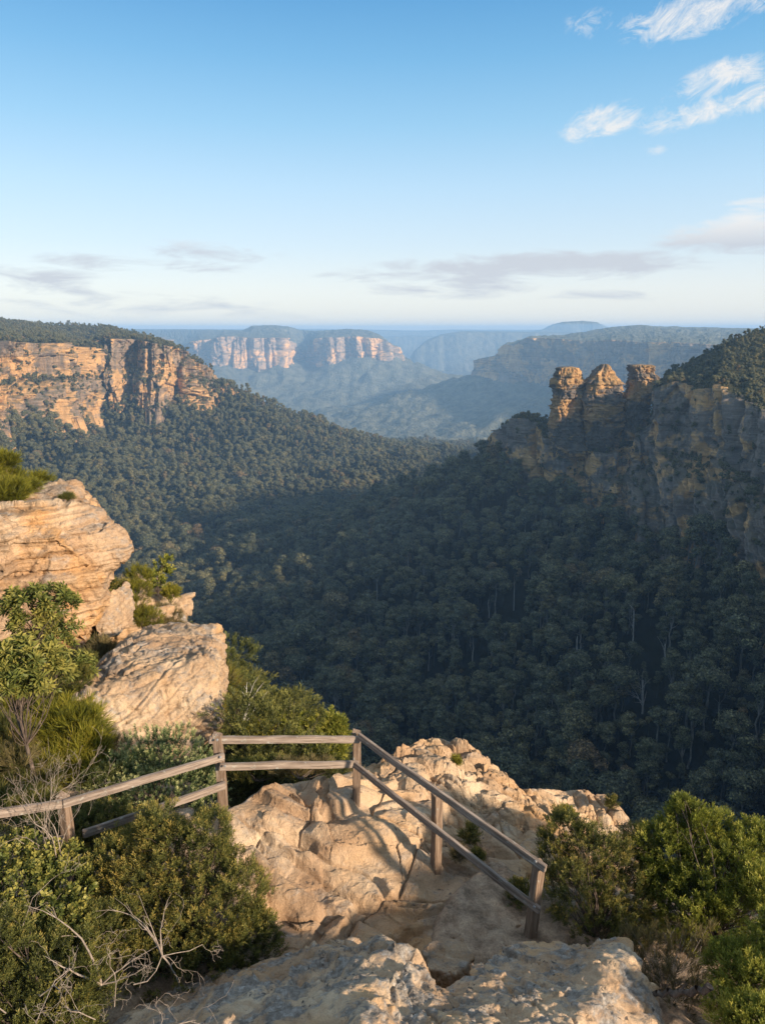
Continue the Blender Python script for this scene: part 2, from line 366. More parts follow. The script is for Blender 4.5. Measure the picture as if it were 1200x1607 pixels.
# ------------------------------------------------------------------ escarpments (lofted: plateau skyline - rim - cliff foot)
def loft(name, cols, nu, m_cliff, m_top, tiers, buttress=(60, 12), seed=0, ncap=26, nv=90, capnoise=4, world=False, beds=2., back=180, cell=22., fk=.6):
    conv = (lambda q: np.array(q, float)) if world else (lambda q: np.array(P(*q)))
    A = np.array([[conv(c[0]), conv(c[1]), conv(c[2])] for c in cols])  # n,3,3
    rim = A[:, 1]; d = np.r_[0, np.cumsum(np.linalg.norm(np.diff(rim, axis=0), axis=1))]
    s = np.linspace(0, d[-1], nu)
    C = np.stack([np.stack([np.interp(s, d, A[:, j, k]) for k in range(3)], 1) for j in range(3)], 1)  # nu,3,3
    # light smoothing so the corners of the control line are not straight facets
    for it in range(max(1, nu // 120)):
        C[1:-1] = .25 * C[:-2] + .5 * C[1:-1] + .25 * C[2:]
    sp, rm, bs = C[:, 0], C[:, 1], C[:, 2]
    t = np.gradient(rm[:, :2], axis=0); k = max(3, nu // 60)
    ker = np.ones(k) / k; t = np.stack([np.convolve(np.pad(t[:, i], k // 2, mode='edge'), ker, 'same')[k // 2:k // 2 + nu] for i in (0, 1)], 1)
    nrm = np.stack([t[:, 1], -t[:, 0]], 1); nrm /= np.linalg.norm(nrm, axis=1)[:, None] + 1e-9
    sgn = np.sign(((rm - sp)[:, :2] * nrm).sum().item() or 1.); nrm *= sgn
    bl, ba = buttress
    z0 = np.zeros(nu)
    def disp(S_, Z_):
        q = np.stack([S_ / bl, Z_ / (bl * 7), S_ * 0], 1)
        b = ba * (1.5 * np.abs(noise(q, seed)) ** .7 * 2 - .8) + ba * .5 * ridged(np.stack([S_ / (bl * .33), Z_ / (bl * 2.5), S_ * 0 + 3], 1), 3, seed + 4)
        f1, f2, cid = worley(np.stack([S_ / cell, Z_ / (cell * 1.9), S_ * 0], 1), seed + 9)
        b = b + (cid - .5) * ba * .55 - np.where(f2 - f1 < .05, 1, 0) * ba * .12
        zz = Z_ + 2.5 * noise(np.stack([S_ / 60, Z_ / 60, S_ * 0], 1), seed + 3)
        lay = zz / (3.2 * beds); li = np.floor(lay); lf = sst(.7, 1., lay - li)
        b = b + beds * 1.1 * ((1 - lf) * h01(li, seed) + lf * h01(li + 1, seed))
        lay = zz / (11. * beds); li = np.floor(lay); lf = sst(.85, 1., lay - li)
        b = b + beds * 2.2 * ((1 - lf) * h01(li, seed + 5) + lf * h01(li + 1, seed + 5))
        b = b + .5 * beds * fbm(np.stack([S_ / 6, Z_ / 6, S_ * 0], 1), 3, seed + 6)
        b = b + fk * ba * .30 * facet(np.stack([S_ / (cell * .9), Z_ / (cell * .8), S_ * 0], 1), seed + 40) + fk * ba * .14 * facet(np.stack([S_ / (cell * .35), Z_ / (cell * .3), S_ * 0], 1), seed + 41)
        return b
    rows = []
    drim = disp(s, rm[:, 2])
    # back slope
    bk = sp.copy(); dv = (sp - rm); dv[:, 2] = 0; dv /= np.linalg.norm(dv, axis=1)[:, None] + 1e-9
    for q, dz in ((1., -170), (.55, -90), (.2, -18)):
        rows.append(sp + dv * back * q + np.array([0, 0, dz]))
    for i in range(ncap):
        a = (i / (ncap)) ; a = a ** .8
        e = np.sin(a * np.pi) ** .5
        p = sp * (1 - a) + rm * a
        p[:, :2] += nrm * (drim * a * a)[:, None]
        p[:, 2] += (capnoise * e + capnoise * .35) * fbm(np.stack([p[:, 0] / 60, p[:, 1] / 60, z0], 1), 4, seed + 20) * (1 - a * .5)
        rows.append(p)
    rimz = rows[-1][:, 2] * .6 + rm[:, 2] * .4
    for i in range(nv + 1):
        w = i / nv
        hfrac = np.interp(w, tiers[0], tiers[1])
        zz = rimz * (1 - w) + bs[:, 2] * w
        p = np.concatenate([rm[:, :2] * (1 - hfrac) + bs[:, :2] * hfrac, zz[:, None]], 1)
        dd = disp(s, zz)
        p[:, :2] += nrm * dd[:, None]
        rows.append(p)
    last = rows[-1].copy(); last[:, :2] += nrm * 12 * beds; last[:, 2] -= 40 * beds
    rows.append(last)
    V = np.concatenate(rows); F_ = gridf(len(rows), nu)
    me = mesh(name, V, F_, m_cliff); me.materials.append(m_top)
    ncapf = (3 + ncap - 1) * (nu - 1)
    mi = np.zeros(len(F_), np.int32); mi[:ncapf] = 1
    me.polygons.foreach_set('material_index', mi)
    o = obj(name, me); tag(o, kind='structure')
    return V, F_, ncapf
TI = ([0, .03, .45, .5, .56, 1], [0, .02, .16, .6, .72, 1])
TI1 = ([0, .03, 1], [0, .1, 1])
capF = []
def rim3(sp, rm, bs): return (sp, rm, bs)
Lc = [((-700, 470, 1500), (-500, 520, 800), (-700, 800, 640)), ((-300, 490, 1500), (-250, 530, 950), (-260, 720, 870)),
      ((-60, 500, 1700), (-40, 536, 1130), (-40, 680, 1080)), ((0, 504, 1800), (20, 540, 1190), (0, 664, 1130)),
      ((40, 508, 1850), (62, 538, 1280), (60, 655, 1230)), ((75, 510, 1900), (95, 548, 1370), (95, 646, 1330)),
      ((120, 510, 1950), (124, 560, 1480), (120, 640, 1400)), ((150, 513, 1950), (134, 560, 1440), (140, 640, 1390)),
      ((170, 515, 1900), (165, 529, 1430), (165, 636, 1400)), ((185, 519, 1850), (215, 533, 1430), (215, 640, 1400)),
      ((205, 524, 1750), (255, 540, 1440), (255, 643, 1410)), ((225, 528, 1650), (285, 548, 1450), (290, 642, 1425)),
      ((245, 533, 1600), (302, 562, 1475), (322, 636, 1460)), ((255, 537, 1600), (318, 580, 1500), (345, 618, 1500)),
      ((262, 545, 1600), (322, 590, 1530), (350, 620, 1540)), ((268, 550, 1600), (315, 590, 1570), (335, 620, 1600))]
capL = loft('left_escarpment', Lc, 1150, M['cliff_lit'], M['plateau'], TI, (110, 40), 3, nv=120, capnoise=6, cell=26)
Wc = [((822, 672, 790), (804, 690, 760), (792, 740, 760)), ((816, 666, 770), (806, 668, 720), (794, 738, 735)), ((824, 655, 745), (818, 655, 690), (812, 748, 690)),
      ((832, 650, 735), (832, 656, 672), (840, 766, 665)), ((862, 660, 720), (862, 680, 655), (880, 785, 640)),
      ((900, 690, 710), (900, 704, 640), (920, 792, 620)), ((950, 690, 710), (950, 708, 632), (960, 795, 600)),
      ((990, 680, 710), (988, 700, 628), (1000, 805, 575)), ((1018, 655, 710), (1018, 690, 620), (1028, 835, 550)),
      ((1040, 592, 700), (1036, 612, 605), (1046, 850, 535)), ((1062, 578, 700), (1070, 598, 590), (1090, 858, 505)),
      ((1100, 556, 700), (1118, 614, 560), (1130, 868, 465)), ((1140, 536, 700), (1160, 606, 520), (1170, 888, 428)),
      ((1180, 520, 700), (1210, 640, 478), (1212, 925, 392)), ((1215, 514, 720), (1300, 680, 425), (1300, 985, 348)),
      ((1330, 506, 760), (1500, 720, 380), (1500, 1060, 318)), ((1600, 500, 800), (1750, 800, 340), (1750, 1250, 300))]
capW = loft('right_escarpment', Wc, 1100, M['cliff_shade_lifted'], M['plateau'], ([0, .02, .48, .54, .60, 1], [0, .03, .14, .55, .66, 1]), (48, 12), 8, nv=130, capnoise=3, beds=1.1, back=60, cell=15, fk=.6)
R2c = [((778, 562, 3250), (757, 569, 2980), (754, 582, 2960)), ((775, 560, 3200), (762, 562, 2900), (757, 582, 2890)), ((792, 556, 3200), (782, 558, 2850), (788, 590, 2820)),
       ((800, 538, 3200), (792, 541, 2810), (803, 592, 2780)), ((822, 532, 3200), (812, 541, 2780), (826, 594, 2740)),
       ((835, 528, 3250), (826, 530, 2740), (845, 596, 2700)), ((880, 526, 3250), (875, 531, 2620), (890, 600, 2580)), ((905, 522, 3250), (920, 536, 2500), (935, 606, 2460)),
       ((955, 514, 3300), (965, 534, 2390), (975, 608, 2350)), ((1000, 510, 3300), (1010, 538, 2270), (1020, 612, 2230)),
       ((1060, 513, 3300), (1060, 538, 2130), (1065, 618, 2090)), ((1130, 514, 3300), (1130, 542, 1970), (1130, 622, 1930)), ((1260, 516, 3300), (1260, 550, 1700), (1260, 625, 1660))]
X15 = lambda L_: [tuple((u, v, D_ * 1.5) for u, v, D_ in c) for c in L_]
loft('far_right_escarpment', X15(R2c), 700, M['cliff_far'], M['far_forest'], ([0, .04, .7, 1], [0, .1, .5, 1]), (165, 28), 15, nv=60, capnoise=11, beds=4.2, back=300, cell=60)
Mc = [((150, 517, 6200), (180, 524, 5200), (200, 560, 4700)), ((250, 517, 6000), (262, 530, 4900), (262, 572, 4600)), ((300, 517, 5600), (285, 552, 4420), (283, 576, 4350)), ((330, 517, 5300), (310, 536, 4220), (312, 574, 4180)),
      ((382, 518, 5200), (360, 528, 4120), (362, 574, 4080)), ((396, 511, 5000), (400, 531, 4120), (400, 580, 4080)), ((425, 510, 5000), (440, 530, 4120), (440, 582, 4080)),
      ((452, 512, 5000), (460, 548, 4480), (463, 578, 4440)), ((472, 518, 5200), (490, 553, 4620), (492, 576, 4560)),
      ((500, 519, 5100), (506, 530, 4160), (506, 576, 4120)), ((545, 516, 4900), (560, 528, 4120), (562, 566, 4080)), ((575, 518, 4700), (598, 532, 4130), (600, 563, 4090)),
      ((596, 525, 4500), (610, 545, 4170), (616, 564, 4140)), ((600, 530, 4450), (612, 552, 4230), (616, 566, 4240))]
loft('middle_mesa', X15(Mc), 800, M['cliff_far'], M['far_forest'], ([0, .03, .55, .62, 1], [0, .05, .3, .6, 1]), (240, 60), 23, nv=60, capnoise=15, beds=4.6, back=350, cell=90)
def far(name, sky, D, drop, depth, seed, base=None):
    cols = [((x, y, D + depth), (x + .0, y + 2.2, D), (x, y + drop, D - depth * .35)) for x, y in sky]
    loft(name, cols, 260, M['far_forest'], M['far_forest'], ([0, .1, .3, 1], [0, .06, .15, 1]), (500, 22), seed, ncap=8, nv=24, capnoise=8, beds=2, back=400)
far('distant_mesa', [(612, 606), (630, 580), (650, 550), (668, 534), (690, 525), (722, 519.5), (800, 520), (900, 521), (1100, 522)], 9600, 90, 900, 31)
far('table_mountain', [(820, 522), (850, 517), (866, 509), (884, 505), (915, 503.5), (936, 505.5), (952, 513), (985, 521), (1040, 523)], 12000, 55, 600, 37)
far('horizon_plateau', [(-900, 517), (-200, 516.5), (100, 517), (220, 516), (330, 516.6), (480, 516), (600, 517.5), (660, 519), (700, 517), (800, 517.5), (1000, 516.5), (1400, 517), (2100, 517)], 14500, 30, 1000, 41)
far('low_distant_ridge', [(520, 560), (560, 540), (590, 529), (620, 527), (650, 526), (690, 528), (740, 530)], 12600, 60, 800, 43)

# land behind and to the right of the viewpoint
n = 90
xs = np.linspace(-900, 1500, n); ys = np.linspace(-1100, 420, 70)
GX, GY = np.meshgrid(xs, ys); gx = GX.ravel(); gy = GY.ravel()
edge = np.interp(gx, [-900, -300, -60, -20, 20, 60, 180, 320, 420, 1500], [-200, -90, -22, -6, -6, -16, 40, 240, 330, 330])
gz = -8 - 110 * sst(0, 30, gy - edge) - 500 * sst(10, 150, gy - edge) - 1.5 + 4 * fbm(np.stack([gx / 80, gy / 80, gx * 0], 1), 4, 71)
gz += np.clip((gx - 300) / 60, 0, 6) + np.where(gx > 300, np.clip(gy / 60, 0, 6), 0)
tag(obj('upland', mesh('upland', np.stack([gx, gy, gz], 1), gridf(70, n), M['plateau'])), kind='structure')
# unseen upland further right, behind the right escarpment, raised to shade the valley
ux = np.array([(700, 240), (1500, 240), (1500, 1500), (930, 1500), (640, 700)], float)
gx, gy = np.meshgrid(np.linspace(0, 1, 30), np.linspace(0, 1, 40)); gx = gx.ravel(); gy = gy.ravel()
yy = 240 + gy * 1250; x0 = np.interp(yy, [240, 700, 1500], [420, 560, 960]); xx = x0 + gx * (2300 - x0)
zz = 2 + 48 * sst(0, .1, gx) + 5 * fbm(np.stack([xx / 90, yy / 90, xx * 0], 1), 4, 75) - 150 * (gx == 0)
tag(obj('shading_upland', mesh('shading_upland', np.stack([xx, yy, zz], 1), gridf(40, 30), M['plateau'])), kind='structure')

# ------------------------------------------------------------------ three rock pillars
def pillar(label, D, rows, seed, depthk=.9):
    rows = np.array(rows, float)  # y, xl, xr
    nz, nt = 260, 220
    c0 = P((rows[-1, 1] + rows[-1, 2]) / 2, rows[-1, 0], D)
    py = np.linspace(rows[0, 0], rows[-1, 0], nz)
    xl = np.interp(py, rows[:, 0], rows[:, 1]); xr = np.interp(py, rows[:, 0], rows[:, 2])
    pl = PA([(a, b, D) for a, b in zip(xl, py)]); pr = PA([(a, b, D) for a, b in zip(xr, py)])
    c = (pl + pr) / 2; hw = (pr[:, 0] - pl[:, 0]) / 2
    T, I = np.meshgrid(np.linspace(0, 2 * np.pi, nt), np.arange(nz))
    ct, st = np.cos(T), np.sin(T)
    e = .72
    ux = np.sign(ct) * np.abs(ct) ** e; uy = np.sign(st) * np.abs(st) ** e
    z = c[I, 2]
    q = np.stack([ux.ravel() * 9, uy.ravel() * 9, z.ravel()], 1)
    zz = z.ravel() + 1.2 * noise(q / 9, seed)
    d = 0
    for th_, a, sh in ((1.3, 1.1, .75), (4.1, 1.5, .9), (.6, .5, .6)):
        l = zz / th_; li = np.floor(l); lf = sst(sh, 1, l - li)
        d = d + a * ((1 - lf) * h01(li, seed + int(th_ * 10)) + lf * h01(li + 1, seed + int(th_ * 10)) - .5)
    d = d + 1.3 * fbm(q * (.16, .16, .05), 4, seed + 3) + .35 * fbm(q * .8, 3, seed + 5)
    cr = ridged(np.stack([T.ravel() * 1.6 + seed, zz / 40, z.ravel() * 0], 1), 2, seed + 8); d = d - 1.5 * sst(.9, 1.4, cr) + 3.2 * facet(q * (.17, .17, .10) + .3 * noise(q / 5)[:, None], seed) + 1.3 * facet(q * (.45, .45, .3), seed + 1)
    k = np.clip(hw[I].ravel() / 8, .3, 1)
    rad = hw[I].ravel() + d * k
    rad = rad * np.where(I.ravel() == 0, 0.02, 1)
    V = np.stack([c[I, 0].ravel() + ux.ravel() * rad, c[I, 1].ravel() + uy.ravel() * rad * depthk, z.ravel()], 1)
    o = obj('rock_pillar', mesh('rock_pillar', V - np.array(c0), gridf(nz, nt), M['pillar']), loc=c0)
    tag(o, label, 'rock pillar', 'trio of sandstone pillars on the ridge')
pillar('leftmost sandstone pillar of the three, blunt rounded top, broad orange patch on its face', 640,
       [(575, 882, 897), (577, 876, 904), (588, 870, 911), (600, 868, 914), (616, 870, 912), (640, 866, 910), (660, 864, 912), (690, 866, 916), (715, 868, 922)], 3)
pillar('middle sandstone pillar of the three, stepped pointed top and widest body', 634,
       [(571, 944, 952), (576, 938, 956), (584, 932, 958), (590, 926, 962), (600, 918, 972), (620, 914, 975), (650, 912, 974), (680, 914, 972), (700, 920, 966), (722, 925, 964)], 9)
pillar('rightmost sandstone pillar of the three, slim and flat topped with leaning neck', 634,
       [(572, 992, 1018), (574, 988, 1024), (590, 988, 1028), (606, 988, 1027), (620, 980, 1022), (640, 976, 1016), (660, 976, 1012), (690, 978, 1018)], 14)

# ------------------------------------------------------------------ gum trees
def crown(seed, Rr=5.5, H=9., lobes=11, leaves=150, leafsize=.75, spread=1., flat=.8):
    rs = np.random.RandomState(seed); Q = []; T = []; parts = []; ts = []
    cs = []
    for i in range(lobes):
        a = rs.rand() * 2 * np.pi; rr_ = Rr * spread * math.sqrt(rs.rand()) * .75; h = rs.rand() ** .7
        rr_ *= (1.15 - .75 * h)
        cs.append((rr_ * math.cos(a), rr_ * math.sin(a), H * (.15 + .8 * h), Rr * rs.uniform(.26, .46)))
    for (x, y, z, r) in cs:
        n_ = int(leaves * (r / (Rr * .36)) ** 2)
        d = rs.normal(size=(n_, 3)); d[:, 2] = d[:, 2] * .8 + .35; d /= np.linalg.norm(d, axis=1)[:, None]
        k = r * (1 + .16 * rs.normal(size=n_))[:, None]
        p = d * k * (1, 1, flat) + (x, y, z)
        nn = d + rs.normal(size=(n_, 3)) * .3; nn /= np.linalg.norm(nn, axis=1)[:, None]
        t = np.cross(nn, rs.normal(size=(n_, 3))); t /= np.linalg.norm(t, axis=1)[:, None]; b = np.cross(nn, t)
        s = (leafsize * rs.uniform(.5, 1.1, n_))[:, None]
        q = np.stack([p - t * s * .5, p + b * s * .32, p + t * s * .5, p - b * s * .32], 1)
        parts.append(q.reshape(-1, 3)); ts.append(np.repeat(np.clip(.42 + .3 * rs.normal(size=n_), 0, 1), 4))
    V = np.concatenate(parts); f_ = np.arange(len(V)).reshape(-1, 4)
    t_ = np.concatenate(ts)
    # inner cores in dark leaf colour: shade inside the crown, painted in
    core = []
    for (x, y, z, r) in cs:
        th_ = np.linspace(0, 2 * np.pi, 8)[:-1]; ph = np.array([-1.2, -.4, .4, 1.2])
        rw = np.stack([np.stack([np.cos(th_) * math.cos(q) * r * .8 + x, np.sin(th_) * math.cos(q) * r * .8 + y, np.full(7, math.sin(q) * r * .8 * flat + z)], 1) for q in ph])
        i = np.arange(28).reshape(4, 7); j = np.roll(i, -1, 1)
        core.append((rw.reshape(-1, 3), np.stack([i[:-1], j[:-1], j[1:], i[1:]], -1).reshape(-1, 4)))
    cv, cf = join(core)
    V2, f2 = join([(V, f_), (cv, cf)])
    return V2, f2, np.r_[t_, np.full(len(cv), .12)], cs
def trunkmesh(cs, H0, r0, rs):
    segs = []; base = np.array([0, 0, -2.]); top = np.array([rs.normal() * .4, rs.normal() * .4, H0])
    k = 5; pts = [base + (top - base) * i / k + np.r_[rs.normal(size=2) * .25, 0] * (0 < i < k) for i in range(k + 1)]
    for i in range(k): segs.append([*pts[i], *pts[i + 1], r0 * (1 - .5 * i / k), r0 * (1 - .5 * (i + 1) / k)])
    for (x, y, z, r) in cs:
        a = pts[-1] * 1.; b = np.array([x, y, z + H0]); m = (a + b) / 2 + np.array([0, 0, -.4])
        segs.append([*a, *m, r0 * .42, r0 * .25]); segs.append([*m, *b, r0 * .25, .04])
    return segtubes(segs, 6)
GUM = []
specs = [(5.2, 8.5, 12, .8, 1.), (4.4, 10., 12, .7, .9), (6.2, 7.5, 14, .85, 1.1), (3.8, 11.5, 12, .65, .75), (5.6, 9., 9, .75, 1.15), (4.0, 6.5, 8, .7, 1.), (4.8, 12.5, 15, .7, .85)]
for i, (r_, h_, l_, ls, sp_) in enumerate(specs):
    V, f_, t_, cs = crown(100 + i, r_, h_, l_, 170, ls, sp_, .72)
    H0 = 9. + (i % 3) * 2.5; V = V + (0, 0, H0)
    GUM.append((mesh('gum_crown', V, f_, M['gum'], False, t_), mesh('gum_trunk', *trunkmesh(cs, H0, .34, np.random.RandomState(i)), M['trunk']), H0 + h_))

def scatter(rng, r0, r1, spacing, a0, a1, rs):
    """jittered points in a ring sector"""
    out = []; r = r0
    while r < r1:
        sp = spacing(r); n_ = max(1, int(r * R(a1 - a0) / sp))
        a = np.radians(a0) + (np.arange(n_) + rs.rand() + rs.uniform(-.42, .42, n_)) * R(a1 - a0) / n_
        q = r + rs.uniform(-.45, .45, n_) * sp
        out.append(np.stack([q * np.sin(a), q * np.cos(a)], 1)); r += sp * .9
    return np.concatenate(out)
rs = np.random.RandomState(5)
FXY = scatter(None, 110, 2750, lambda r: 8.3 if r < 800 else 8.3 - min(1.2, (r - 800) * .002) + max(0, r - 1500) * .002, -36, 36, rs)
_d = np.min([segdist(FXY, RW[2][0][i], RW[2][0][i + 1])[0] for i in range(len(RW[2][0]) - 1)], axis=0); FXY = FXY[_d > 7]
FZ = hgt(FXY[:, 0], FXY[:, 1])
FP = np.column_stack([FXY, FZ - 1.5]); 
# trees on the escarpment tops and ledges
def onmesh(Vf, density, rs, zmin=.55, rng=None, caponly=False):
    V, F_, nc = Vf
    if caponly: F_ = F_[:nc]
    a, b, c, d = (V[F_[:, i]] for i in range(4))
    nn = np.cross(c - a, d - b); ar = np.linalg.norm(nn, axis=1) / 2; nz = np.abs(nn[:, 2]) / (2 * ar + 1e-9)
    cen = (a + b + c + d) / 4
    px, py, dep = proj(cen)
    ok = (nz > zmin) & (dep > 5) & (px > -150) & (px < 1350)
    w = ar * ok * density
    n_ = rs.poisson(np.minimum(w, 3)); idx = np.repeat(np.arange(len(F_)), n_)
    u, v = rs.rand(len(idx))[:, None], rs.rand(len(idx))[:, None]
    return (a[idx] * (1 - u) + b[idx] * u) * (1 - v) + (d[idx] * (1 - u) + c[idx] * u) * v
TL = onmesh(capL, 1 / 60., rs, .6); TW = np.concatenate([onmesh(capW, 1 / 22., rs, .5, caponly=True), onmesh((capW[0], capW[1][capW[2]:], 0), 1 / 45., rs, .66)])
# each tree: pos, scale, rotation, index
def attrs(p, s0, s1, rs):
    n_ = len(p); return np.column_stack([p, rs.uniform(s0, s1, n_), rs.rand(n_) * 6.28, rs.randint(0, len(GUM), n_)])
big = fbm(np.column_stack([FXY / 90, FZ * 0]), 3, 91)
TA = attrs(FP, 0, 1, rs); TA[:, 3] = .62 + 1.25 * TA[:, 3] ** 1.7; TA[:, 3] *= 1 + .28 * big
r_ = np.hypot(FXY[:, 0], FXY[:, 1]); TA[:, 3] *= np.interp(r_, [0, 700, 1400, 2750], [1., 1., .8, .95])
TA = np.concatenate([TA, attrs(TL - (0, 0, 6.), .45, .8, rs), attrs(TW - (0, 0, 5.5), .26, .55, rs)])
# bleached dead trees stand in gaps of the canopy
def hit(px, py):
    d = P(px, py, 1.); t = np.linspace(150, 2500, 6000); x, y, z = d.x * t, t, d.z * t
    i = np.argmax(hgt(x, y) > z); return np.array([x[i], y[i], z[i]])
DT = [(1008, 1112, 60, 'large bleached dead gum with sweeping side branches, in the forest on the lower right', [(-28, 48), (-22, 20), (-12, 10), (10, 22), (-6, 60), (6, 52), (16, 44), (-34, 30), (-18, 38)], .55),
      (1043, 1036, 34, 'small white dead gum snag with a forked top, above the large bleached tree', [(-9, 33), (-6, 28), (-3, 34)], .45),
      (993, 1000, 58, 'tall bare white trunk with a few short side limbs in the upper right forest', [(-9, 30), (-8, 22), (-6, 50)], .4),
      (806, 950, 46, 'straight pale trunk standing alone in the middle of the forest', [(4, 44), (-5, 36)], .45),
      (767, 962, 28, 'leftmost of the short pale trunks standing close together mid forest', [(2, 26)], .35), (776, 965, 28, 'short pale trunk between two others mid forest, leaning slightly left', [(-2, 24)], .35),
      (905, 1045, 62, 'pale slender trunk under a round crown right of the forest centre', [(5, 55), (-5, 50)], .4),
      (741, 1030, 26, 'small leaning bleached snag left of the forest centre', [(-9, 20), (-6, 24)], .4),
      (1127, 1128, 32, 'thin grey dead gum with a spreading forked top near the right edge', [(-10, 34), (9, 33), (-5, 20)], .35),
      (672, 1045, 26, 'short pale dead snag with a hooked top in the left centre of the forest', [(-5, 24), (6, 22)], .35)]

_px, _py, _dp = proj(TA[:, :3] + np.array([0, 0, 13.]) * TA[:, 3:4]); _k = np.ones(len(TA), bool)
for px, py, hp, lab, br, r0 in DT:
    b = hit(px, py + 8); db = b[1] * ca - b[2] * sa
    _k &= ~((np.abs(_px - px) < 17 + .22 * hp) & (_py > py - hp * .95) & (_py < py + 20) & (_dp < db + 4) & (_dp > db - 75))
TA = TA[_k]
SIL = np.array([(-200, 690), (0, 705), (80, 752), (130, 768), (212, 862), (205, 950), (290, 985), (340, 1010), (400, 1050), (480, 1090), (545, 1130), (590, 1168), (640, 1150), (680, 1146), (745, 1165), (810, 1232), (960, 1248), (1010, 1290), (1060, 1262), (1200, 1290), (1400, 1300)], float)
def split(TA, k=300):
    top = TA[:, :3] + np.array([0, 0, 16.]) * TA[:, 3:4]
    px, py, dep = proj(top)
    vis = (dep > 0) & (px > -5) & (px < 1205) & (py < np.interp(px, SIL[:, 0], SIL[:, 1]) - 4) & (py > 480)
    size = np.where(vis, TA[:, 3] / dep, 0)
    idx = np.argsort(-size)[:k]; m = np.zeros(len(TA), bool); m[idx] = True
    return TA[m], TA[~m]
NEAR, FAR = split(TA)
first = {}
for row in NEAR:
    gi = int(row[5]); cr, tr, Ht = GUM[gi]
    if gi not in first:
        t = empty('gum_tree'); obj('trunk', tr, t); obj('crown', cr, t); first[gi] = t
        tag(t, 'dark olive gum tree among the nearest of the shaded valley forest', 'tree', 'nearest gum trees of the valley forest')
    else:
        t = first[gi].copy(); COL.objects.link(t)
        for ch in first[gi].children:
            c = ch.copy(); COL.objects.link(c); c.parent = t
    t.location = row[:3]; t.scale = (row[3],) * 3; t.rotation_euler = (0, 0, row[4])
# the far wood as one object: points that carry instances of the same trees
src = bpy.data.collections.new('gum tree shapes')
for i, (cr, tr, Ht) in enumerate(GUM):
    bm = bmesh.new(); bm.from_mesh(cr); k = len(bm.faces)
    bm.from_mesh(tr); bm.faces.ensure_lookup_table()
    for fc in bm.faces[k:]: fc.material_index = 1
    me = bpy.data.meshes.new('gum_shape'); bm.to_mesh(me); bm.free(); me.materials.clear(); me.materials.append(M['gum']); me.materials.append(M['trunk'])
    src.objects.link(bpy.data.objects.new('gum_shape_%d' % i, me))
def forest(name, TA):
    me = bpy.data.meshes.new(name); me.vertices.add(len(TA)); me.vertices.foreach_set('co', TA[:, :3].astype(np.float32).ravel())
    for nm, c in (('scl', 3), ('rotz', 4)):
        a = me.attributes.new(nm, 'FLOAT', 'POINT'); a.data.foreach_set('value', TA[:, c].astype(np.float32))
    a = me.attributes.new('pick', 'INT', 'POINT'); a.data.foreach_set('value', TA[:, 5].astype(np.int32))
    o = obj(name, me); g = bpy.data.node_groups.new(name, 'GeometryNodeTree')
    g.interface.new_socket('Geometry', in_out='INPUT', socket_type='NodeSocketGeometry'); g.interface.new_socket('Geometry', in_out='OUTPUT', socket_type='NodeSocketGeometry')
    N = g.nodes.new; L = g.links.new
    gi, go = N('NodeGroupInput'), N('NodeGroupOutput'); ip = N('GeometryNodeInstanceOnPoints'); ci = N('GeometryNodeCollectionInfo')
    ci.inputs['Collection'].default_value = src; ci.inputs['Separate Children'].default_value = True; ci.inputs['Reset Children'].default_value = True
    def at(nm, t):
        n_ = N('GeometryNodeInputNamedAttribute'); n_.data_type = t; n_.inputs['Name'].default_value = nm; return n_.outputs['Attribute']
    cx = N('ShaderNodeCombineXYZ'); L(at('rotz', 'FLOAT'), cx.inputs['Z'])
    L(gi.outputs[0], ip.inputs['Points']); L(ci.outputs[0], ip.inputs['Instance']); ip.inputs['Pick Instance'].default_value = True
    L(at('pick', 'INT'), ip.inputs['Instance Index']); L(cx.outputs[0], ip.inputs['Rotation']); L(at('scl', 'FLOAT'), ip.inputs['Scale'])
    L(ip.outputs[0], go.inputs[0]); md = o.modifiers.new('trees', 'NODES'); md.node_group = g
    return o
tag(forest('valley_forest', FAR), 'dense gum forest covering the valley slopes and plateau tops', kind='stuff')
print('forest', len(TA), len(NEAR))

# ------------------------------------------------------------------ foreground ground: smooth surface through measured points
def rbf(pts, sm=.02):
    p = np.array(pts, float); n_ = len(p); d = np.linalg.norm(p[:, None, :2] - p[None, :, :2], axis=2)
    A = np.zeros((n_ + 3, n_ + 3)); A[:n_, :n_] = d + np.eye(n_) * sm; A[:n_, n_] = 1; A[:n_, n_ + 1:] = p[:, :2]; A[n_:, :n_] = A[:n_, n_:].T
    c = np.linalg.solve(A, np.r_[p[:, 2], 0, 0, 0])
    def f(x, y):
        d_ = np.hypot(x[:, None] - p[None, :, 0], y[:, None] - p[None, :, 1])
        return d_ @ c[:n_] + c[n_] + c[n_ + 1] * x + c[n_ + 2] * y
    return f
GP = [(350, 1265, 8.6), (430, 1230, 9.3), (500, 1215, 9.8), (560, 1245, 9.3), (480, 1300, 8.6), (400, 1320, 8.3), (600, 1350, 8.2), (540, 1400, 7.8), (640, 1450, 7.3), (480, 1470, 7.1),
      (685, 1352, 8.4), (760, 1440, 7.4), (833, 1472, 7.15), (900, 1510, 6.8), (1000, 1500, 6.9), (620, 1190, 10.8), (680, 1150, 11.8), (740, 1172, 11.6), (780, 1205, 11.2), (815, 1242, 10.8),
      (860, 1242, 11.5), (955, 1256, 11.6), (1000, 1320, 10.2), (900, 1310, 10.), (770, 1300, 9.5), (1040, 1400, 8.8), (1150, 1420, 8.6), (1300, 1480, 7.6), (600, 1500, 6.8), (100, 1400, 7.3),
      (0, 1500, 6.2), (-200, 1500, 6.), (250, 1560, 6.), (700, 1640, 5.5), (1100, 1640, 5.4), (200, 1300, 9.)]
